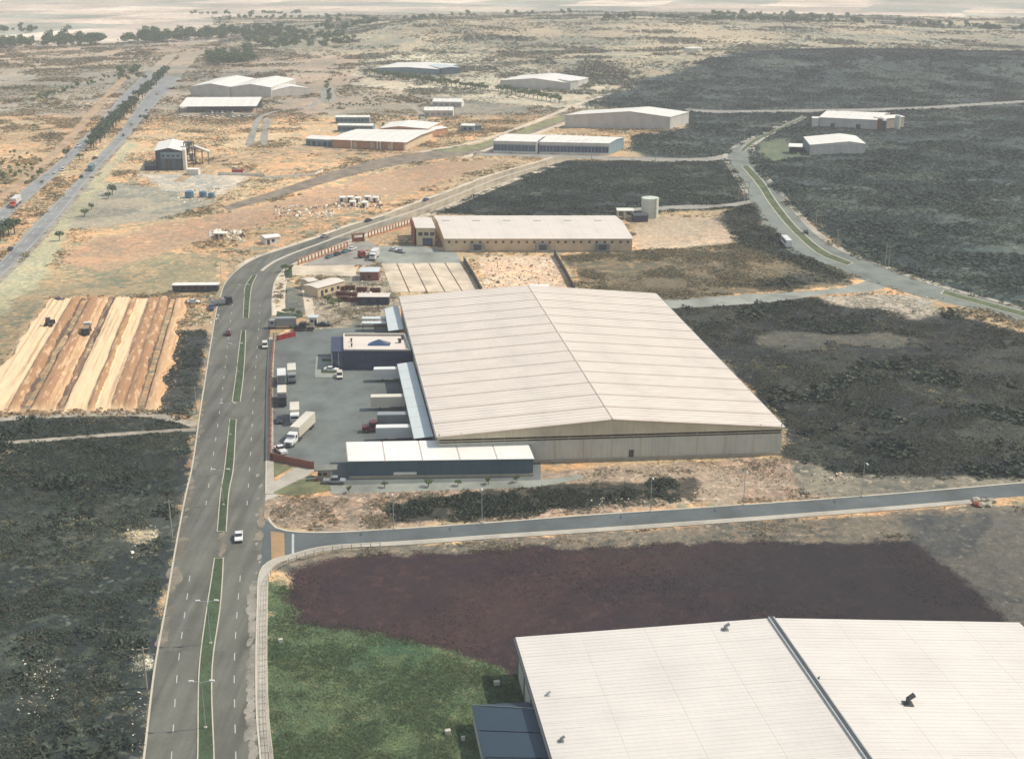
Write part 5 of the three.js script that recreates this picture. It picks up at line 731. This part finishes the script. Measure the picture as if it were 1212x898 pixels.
small('store_hut', 'small white-roofed hut just behind the cream warehouse by the rubble plot', 'hut', [627, 350], [649, 350], 4, 3.2, M.roofFar, M.wallWhite);
for (const [x, y, w] of [[332, 760, .7], [530, 868, .8], [588, 810, .9], [548, 876, .5]]) { const g = thing('valve_box', 'small white concrete valve box standing in the lawn', 'valve box', P(x, y), .3, 'valve boxes in the lawn'); part(g, 'body', box(0, .3, 0, w, .6, w * .8), M.wallWhite); part(g, 'lid', box(0, .64, 0, w + .1, .07, w * .8 + .1), M.kerb); }
{ const p = P(1166, 596), g = thing('rubble_heap', 'heap of broken concrete where the side street pavement ends', 'rubble', p), r = rng(9); for (let i = 0; i < 9; i++) { const q = new THREE.DodecahedronGeometry(.5 + r() * .6, 0); q.scale(1.3, .7, 1); q.rotateY(r() * 6); q.translate((r() - .5) * 5, .35, (r() - .5) * 3); part(g, 'boulder', q.index ? q.toNonIndexed() : q, i % 3 ? M.wallBlock : M.rust); } }

// ---------------------------------------------------------------- plants
function leafCloud(seed, n, size, clumps) { // leaf-sized faces through the volume of several clumps
  const r = rng(seed), pos = [], uv = [];
  for (let i = 0; i < n; i++) {
    const [cx, cy, cz, R] = clumps[Math.floor(r() * clumps.length)]; const a = r() * 6.283, b = Math.acos(2 * r() - 1), q = R * Math.cbrt(.25 + .75 * r());
    const c = V(cx + q * Math.sin(b) * Math.cos(a), cy + q * .8 * Math.cos(b), cz + q * Math.sin(b) * Math.sin(a)), t = V(r() - .5, (r() - .5) * .8, r() - .5).normalize(), s = V(r() - .5, r() - .5, r() - .5).cross(t).normalize(), k = size * (.6 + .8 * r());
    const A = c.clone().addScaledVector(t, k), B = c.clone().addScaledVector(s, k * .6), C = c.clone().addScaledVector(t, -k), D = c.clone().addScaledVector(s, -k * .6); for (const v of [A, B, C, A, C, D]) { pos.push(v.x, v.y, v.z); uv.push(0, 0); }
  }
  const g = new THREE.BufferGeometry(); g.setAttribute('position', new THREE.Float32BufferAttribute(pos, 3)); g.setAttribute('uv', new THREE.Float32BufferAttribute(uv, 2)); g.computeVertexNormals(); return g;
}
const treeGeo = [1, 2, 3].map(k => { const r = rng(k * 77), cl = [[0, 3.4, 0, 1.5]]; const limbs = [rod([0, -.2, 0], [0, 2.2, 0], .2, .14, 6)]; for (let i = 0; i < 7; i++) { const a = i / 7 * 6.283 + r(), d = .9 + r() * .7, y = 2.5 + r() * 1.8; cl.push([Math.cos(a) * d, y, Math.sin(a) * d, .7 + r() * .5]); limbs.push(rod([0, 1.5 + r() * .6, 0], [Math.cos(a) * d, y, Math.sin(a) * d], .09, .04, 5)); } return { crown: leafCloud(k * 13, 300, .3, cl), trunk: mergeGeometries(limbs) }; });
const treeProto = {};
function tree(at, s, label, group, m = 'leaf', name = 'tree') {
  const p = P(...at); p.y = heightAt(p.x, p.z); const v = Math.floor(R0() * 3), key = m + v + name; let o;
  if (treeProto[key]) o = copyOf(treeProto[key], p, R0() * 6.28, label, group); else { o = thing(name, label, 'tree', p, R0() * 6.28, group); part(o, 'crown', treeGeo[v].crown, M[m]); part(o, 'trunk', treeGeo[v].trunk, M.bark); treeProto[key] = o; }
  o.scale.set(s * (.9 + .3 * R0()), s * (.85 + .3 * R0()), s * (.9 + .3 * R0())); return o;
}
for (let i = 0; i < 34; i++) { const t = i / 33, x = lerp(109, 197, t), y = lerp(178, 87, Math.pow(t, .97)); if ([20, 27].includes(i)) continue; tree([x + (R0() - .5) * 3, y], 1.6 + R0() * .55, 'dense dark tree in the hedge between the highway lanes', 'hedge trees on the highway median', 'leafDark', 'hedge_tree'); }
for (const [x, y, s] of [[4, 281, 1.5], [10, 279, 1.6], [17, 277, 1.5], [0, 285, 1.3]]) tree([x, y], s, 'dark rounded tree on the near end of the highway median', 'near median trees', 'leafDark', 'hedge_tree');
for (const [x, y, s] of [[94, 189, 1.0], [78, 187, 1.1], [133, 231, 1.2], [128, 235, .9], [173, 145, 1.3], [100, 256, .9], [108, 248, .8], [70, 285, .9]]) tree([x, y], s, 'lone dark bushy tree beside the highway', 'lone trees by the highway', 'leafDark', 'roadside_tree');
for (let i = 0; i < 26; i++) { const t = i / 25; tree([lerp(432, 574, t), lerp(91, 108, t) + (R0() - .5)], 1.3 + R0() * .4, 'slim tree in the row before the far white factory', 'tree row at the far factory', 'leafFar', 'row_tree'); }
for (let i = 0; i < 15; i++) { const t = i / 14; tree([lerp(590, 662, t), lerp(108, 122, t)], 1.1 + R0() * .5, 'slim tree in the row before the far stepped warehouse', 'tree row at the stepped warehouse', 'leafFar', 'row_tree'); }
for (let i = 0; i < 9; i++) tree([lerp(386, 392, R0()), lerp(98, 121, i / 8)], 1.0, 'small tree on the narrow median near the gabled halls', 'trees on the little median', 'leafFar', 'row_tree'); for (let i = 0; i < 14; i++) tree([lerp(398, 450, i / 13), 124.5 + R0() * 2], .55, 'round clipped shrub in the row above the teal halls', 'clipped shrub row', 'leafFar', 'shrub');
for (const [x, y, s] of [[413, 588 - 5, .35], [455, 577, .4], [507, 576, .45], [542, 575, .4], [578, 573, .45], [611, 571, .4]]) tree([x, y], s, 'little round shrub planted before the blue-fronted annex', 'shrubs before the annex', 'leaf', 'shrub'); for (const [x, y, s] of [[338, 322, .7], [341, 326, .6], [344, 320, .6], [372, 348, .6], [388, 360, .7], [394, 364, .7], [401, 362, .6], [346, 372, .5], [353, 374, .5], [337, 372, .5]]) tree([x, y], s, 'leafy shrub in the planting round the low cream buildings', 'shrubs by the cream buildings', 'leaf', 'shrub');
for (let i = 0; i < 20; i++) tree([lerp(432, 560, R0()), lerp(140, 150, R0())], .5, 'small dry bush behind the orange-walled factory', 'bushes behind the factory', 'leafFar', 'shrub');
console.log('objects done');

// ground cover too thick to count: instanced clumps
const tuftGeo = [5, 6].map(s => leafCloud(s, 24, .27, [[0, .34, 0, .6], [.4, .25, .2, .42], [-.35, .25, -.3, .42], [.1, .22, -.45, .35]]));
function scatter(name, label, ids, n, size, colours, o = {}) {
  const r = rng(o.seed || 3), set = new Set(ids), boxes = ids.map(i => i < 0 ? o.box : regions[i].b), lim = o.lim || [-1400, -3000, 1600, 0]; const pts = []; let guard = 0;
  const areas = boxes.map(b => Math.max(1, (Math.min(b[2], lim[2]) - Math.max(b[0], lim[0])) * (Math.min(b[3], lim[3]) - Math.max(b[1], lim[1])))), tot = areas.reduce((a, b) => a + b, 0);
  while (pts.length < n && guard++ < n * 14) {
    let q = r() * tot, k = 0; while (q > areas[k]) q -= areas[k++]; const b = boxes[k]; let x = lerp(Math.max(b[0], lim[0]), Math.min(b[2], lim[2]), r()), z = lerp(Math.max(b[1], lim[1]), Math.min(b[3], lim[3]), r());
    if (Math.abs(x) > -z * .47 + 25) continue; if (o.near && r() > Math.pow(o.near / -z, 1.2)) continue;
    const sp = o.spill ?? 5; if (!set.has(regionAt(x + (r() - .5) * sp, z + (r() - .5) * sp))) continue; const c = fbm(x / (o.clump || 14), z / (o.clump || 14), 3); if (r() > smooth(o.c0 ?? .3, o.c1 ?? .6, c)) continue;
    let bad = false; for (const K of keepOut) if (x > K.b[0] && x < K.b[2] && z > K.b[1] && z < K.b[3] && inPoly(K.p, x, z)) { bad = true; break; } if (bad) continue; pts.push([x, z]);
  }
  const m = new THREE.InstancedMesh(tuftGeo[(o.seed || 3) % 2], M.scrub, pts.length), mt = new THREE.Matrix4(), qn = new THREE.Quaternion(), col = new THREE.Color();
  pts.forEach(([x, z], i) => { const s = lerp(size[0], size[1], Math.pow(r(), 2.2)) * (.6 + .9 * smooth(.35, .7, fbm(x / (o.clump || 14) + 5, z / (o.clump || 14), 3))); qn.setFromAxisAngle(V(0, 1, 0), r() * 6.28); mt.compose(V(x, heightAt(x, z) - .05 * s, z), qn, V(s, s * (o.flat || .75), s)); m.setMatrixAt(i, mt); const gc = soilColour(x, z, regionAt(x, z), false), c = mixc(colours[Math.floor(r() * colours.length)], gc, o.tint ?? .45), k = .74 + .42 * r(); col.setStyle(`rgb(${c.map(v => Math.round(clamp(v * k, 0, 255))).join(',')})`); m.setColorAt(i, col); });
  m.name = numbered(name); m.userData = { label, category: o.cat || 'scrub', kind: 'stuff' }; scene.add(m); console.log(name, pts.length);
}
const DK = [[70, 86, 66], [60, 77, 62], [90, 97, 72], [52, 67, 58]];
scatter('scrub', 'low dark scrub on the rough ground left of the avenue', [rLeft, rPlot], 60000, [.16, .85], [...DK, [108, 100, 74]], { seed: 4, c0: .05, c1: .6, clump: 7, flat: .45 });
scatter('scrub', 'dark scrub on the burnt ground right of the cream warehouse', [rRight], 70000, [.15, .85], [[66, 74, 58], [57, 65, 53], [84, 85, 63], [100, 95, 69]], { seed: 5, c0: .05, c1: .6, clump: 9, flat: .45 });
scatter('scrub', 'bushy dark patch between the annex and the side street', [rShrub], 7000, [.25, 1.1], DK, { seed: 6, c0: .36, c1: .62, clump: 5, flat: .6 });
scatter('scrub', 'thick dark scrub beyond the boulevard', [rFarScrub], 110000, [.8, 2.8], [[76, 92, 76], [66, 82, 71], [96, 104, 80], [60, 76, 68]], { seed: 7, c0: .12, c1: .62, clump: 20, near: 420, flat: .5 });
scatter('scrub', 'dark scrub between the back street and the beige warehouse', [rMidScrub, rBank], 36000, [.5, 2.0], DK, { seed: 8, c0: .12, c1: .62, clump: 14, flat: .5 });
scatter('bushes', 'separate rounded bushes on the rough ground left of the avenue', [rLeft, rPlot], 1500, [.7, 2.2], DK, { seed: 24, c0: .42, c1: .62, clump: 12, flat: .75, cat: 'bushes', tint: .35 });
scatter('bushes', 'separate rounded bushes on the dark field right of the cream warehouse', [rRight], 2200, [.8, 2.6], DK, { seed: 25, c0: .42, c1: .62, clump: 14, flat: .75, cat: 'bushes', tint: .35 });
scatter('straw_grass', 'straw-coloured dry grass in the dark fields', [rRight, rLeft, rFarScrub, rMidScrub], 22000, [.3, 1.3], [[150, 136, 96], [130, 120, 86], [166, 148, 106]], { seed: 26, c0: .52, c1: .66, clump: 11, flat: .4, cat: 'grass', tint: .45, near: 300 });
scatter('dry_grass', 'dry olive grass on the field behind the cream warehouse', [rOlive], 16000, [.3, 1.0], [[138, 126, 92], [118, 112, 84], [94, 95, 75], [156, 138, 100]], { seed: 9, c0: .3, c1: .8, flat: .5, cat: 'grass' });
scatter('lawn_grass', 'green and olive grass on the lawn beside the avenue', [rLawn], 60000, [.1, .34], [[62, 91, 61], [56, 84, 59], [84, 98, 65], [102, 105, 72]], { seed: 10, c0: .0, c1: .4, clump: 6, flat: .5, cat: 'grass' });
scatter('verge_grass', 'dry weeds on the verges of the side street', [rFront, rVerge, rClutter], 18000, [.12, .55], [[130, 117, 88], [104, 100, 78], [88, 90, 72], [148, 131, 98]], { seed: 11, c0: .36, c1: .8, clump: 6, flat: .5, cat: 'weeds' });
scatter('clods', 'dark crumbly clods over the ploughed field', [rPlough], 26000, [.08, .26], [[56, 40, 38], [48, 36, 36], [64, 47, 43]], { seed: 12, c0: .1, c1: .5, flat: .35, cat: 'soil' });
scatter('dry_bushes', 'dry bushes scattered on the tan plain round the factories', [-1], 60000, [.35, 1.7], [[148, 136, 102], [124, 118, 92], [104, 104, 84], [166, 148, 110]], { seed: 13, c0: .34, c1: .85, clump: 22, flat: .55, box: [-520, -1000, 520, -300], cat: 'bushes' });
scatter('dry_bushes', 'grey-green bushes dotted over the hazy fields beyond the halls', [-1], 26000, [1.0, 3.2], [[128, 124, 94], [106, 108, 84], [90, 96, 76]], { seed: 15, c0: .34, c1: .8, clump: 34, flat: .6, box: [-800, -1750, 400, -1000], cat: 'bushes' });
scatter('hill_scrub', 'grey-green scrub over the hazy far plain and hills', [0, 1], 46000, [1.1, 3.8], [[92, 95, 78], [80, 88, 76], [104, 104, 82]], { seed: 14, c0: .3, c1: .9, clump: 40, near: 1000, flat: .6, lim: [-1200, -3000, 1400, -950] });
{ // grass of the medians
  const r = rng(66), m = new THREE.InstancedMesh(tuftGeo[0], M.scrub, 9000), mt = new THREE.Matrix4(), q = new THREE.Quaternion(), c = new THREE.Color(), cs = [[84, 106, 68], [98, 114, 72], [114, 112, 76], [72, 94, 62]], L = medianPts.map(([a]) => a.reduce((s, p, i) => i ? s + p.distanceTo(a[i - 1]) : 0, 0)), tot = L.reduce((a, b) => a + b);
  for (let i = 0; i < 9000; i++) { let t = r() * tot, k = 0; while (t > L[k]) t -= L[k++]; const [a, b] = medianPts[k], n = Math.min(a.length - 2, Math.floor(t / L[k] * (a.length - 1))), f = r(), u = lerp(.12, .88, r()), A = a[n].clone().lerp(a[n + 1], f), B = b[n].clone().lerp(b[n + 1], f), p = A.lerp(B, u), s = .1 + .25 * r() * r(); q.setFromAxisAngle(V(0, 1, 0), r() * 6.28); mt.compose(V(p.x, .125, p.z), q, V(s, s * .5, s)); m.setMatrixAt(i, mt); const v = cs[Math.floor(r() * (k > 3 ? 4 : 3.2)) % 4], e = .85 + .3 * r(); m.setColorAt(i, c.setStyle(`rgb(${v.map(x => Math.round(x * e)).join(',')})`)); }
  m.name = numbered('median_grass'); m.userData = { label: 'rough grass growing on the kerbed medians', category: 'grass', kind: 'stuff' }; scene.add(m);
}
{ // far belt of woodland on the left skyline, and other hazy groves
  const r = rng(21), m = new THREE.InstancedMesh(treeGeo[0].crown, M.leafFar, 1300), mt = new THREE.Matrix4(), q = new THREE.Quaternion(); let i = 0;
  const put = (x, y, s) => { const p = P(x, y); q.setFromAxisAngle(V(0, 1, 0), r() * 6); mt.compose(V(p.x, heightAt(p.x, p.z) - .5 * s, p.z), q, V(s, s * (.8 + .6 * r()), s)); m.setMatrixAt(i++, mt); };
  for (let k = 0; k < 300; k++) { const x = lerp(-20, 335, r()), y = 56 - x * .03 + (r() - .5) * 5; if (vnoise(x * .07, 3) > .28) put(x, y, 1.7 + r() * 1.6); } for (let k = 0; k < 60; k++) put(lerp(246, 300, r()), lerp(70, 80, r()), 1.8 + r()); for (let k = 0; k < 26; k++) put(lerp(140, 172, r()), lerp(80, 98, r()), .7 + .8 * r()); for (let k = 0; k < 44; k++) { const t = r(); put(lerp(40, 150, t) + 10 * r(), lerp(118, 86, t), .5 + .5 * r()); } for (let k = 0; k < 80; k++) put(lerp(290, 420, r()), lerp(48, 64, r()), 1.6 + r() * 1.2); for (let k = 0; k < 60; k++) put(lerp(-10, 50, r()), lerp(182, 222, r()), .3 + r() * .35);
  for (let L = 0; L < 17; L++) { const x0 = lerp(-60, 1180, r()), y0 = lerp(6, 44, Math.sqrt(r())), w = lerp(50, 240, r()), dy = (r() - .5) * 4; for (let k = 0; k < 36; k++) { const t = r(); if (vnoise(t * 7, L * 3) > .3) put(x0 + w * t, y0 + dy * t + (r() - .5) * 1.2, 1.1 + r() * 1.1); } }
  m.count = i; m.name = numbered('woodland'); m.userData = { label: 'hazy belt of woodland along the far left plain', category: 'woodland', kind: 'stuff' }; scene.add(m);
}
{ // spoil left round the edges of the earthworks
  const g = new THREE.DodecahedronGeometry(.5, 0), r = rng(52), n = 900, m = new THREE.InstancedMesh(g, M.dirt, n), mt = new THREE.Matrix4(), q = new THREE.Quaternion(), F = frameQ([-34, 489], [187, 486], [55, 353], [221.5, 352]);
  for (let i = 0; i < n; i++) { const e = r(), t = r(), o = (r() - .35) * 5, p = e < .4 ? F.world(t * F.W, -o) : e < .6 ? F.world(t * F.W, F.L + o) : F.world(F.W + o, t * F.L), s = .25 + 1.1 * r() * r(); q.setFromEuler(new THREE.Euler(r() * 3, r() * 6, r() * 3)); mt.compose(V(p.x, s * .12, p.z), q, V(s * 1.3, s * .6, s)); m.setMatrixAt(i, mt); }
  m.name = numbered('spoil'); m.userData = { label: 'loose tan spoil crumbling from the edges of the earthworks', category: 'spoil', kind: 'stuff' }; scene.add(m);
}
{ // loose rubble and building waste
  const g = new THREE.DodecahedronGeometry(.5, 0), r = rng(41), list = []; const heap = (x0, x1, y0, y1, n, s0, s1) => { for (let k = 0; k < n; k++) list.push([lerp(x0, x1, r()), lerp(y0, y1, r()), lerp(s0, s1, r() * r())]); };
  heap(564, 664, 306, 343, 420, .25, 1.5); heap(246, 290, 272, 285, 160, .6, 3.2); heap(325, 395, 244, 258, 220, .5, 2.6); heap(396, 452, 232, 248, 220, .5, 2.4); heap(985, 1060, 346, 352, 60, .2, .9); heap(1050, 1120, 352, 374, 110, .2, 1.0); heap(700, 810, 590, 600, 60, .3, 1.1); heap(60, 175, 640, 720, 0, .3, 1); heap(20, 70, 770, 850, 120, .15, .6); heap(150, 185, 620, 660, 60, .2, .8); heap(155, 175, 760, 890, 60, .2, .7); heap(360, 460, 328, 365, 200, .3, 1.4); heap(40, 60, 780, 815, 60, .2, .7); heap(225, 262, 350, 385, 80, .3, 1.2); heap(210, 260, 222, 240, 120, .5, 1.6); heap(960, 1010, 560, 575, 50, .3, 1.4);
  const m = new THREE.InstancedMesh(g, M.scrub, list.length), mt = new THREE.Matrix4(), q = new THREE.Quaternion(), c = new THREE.Color(), cs = [[222, 210, 186], [200, 184, 156], [176, 150, 122], [236, 228, 210], [130, 110, 94]]; list.forEach(([x, y, s], i) => { const p = P(x, y); q.setFromEuler(new THREE.Euler(r() * 3, r() * 6, r() * 3)); mt.compose(V(p.x, s * .12, p.z), q, V(s * (.7 + .8 * r()), s * .5, s * (.7 + .6 * r()))); m.setMatrixAt(i, mt); const k = cs[Math.floor(r() * cs.length)]; m.setColorAt(i, c.setStyle(`rgb(${k.join(',')})`)); });
  m.name = numbered('rubble'); m.userData = { label: 'scattered pale rubble and building waste on bare plots', category: 'rubble', kind: 'stuff' }; scene.add(m);
}
scene.traverse(o => { if (o.isMesh) { o.castShadow = true; o.receiveShadow = true; } });
renderer.render(scene, camera);
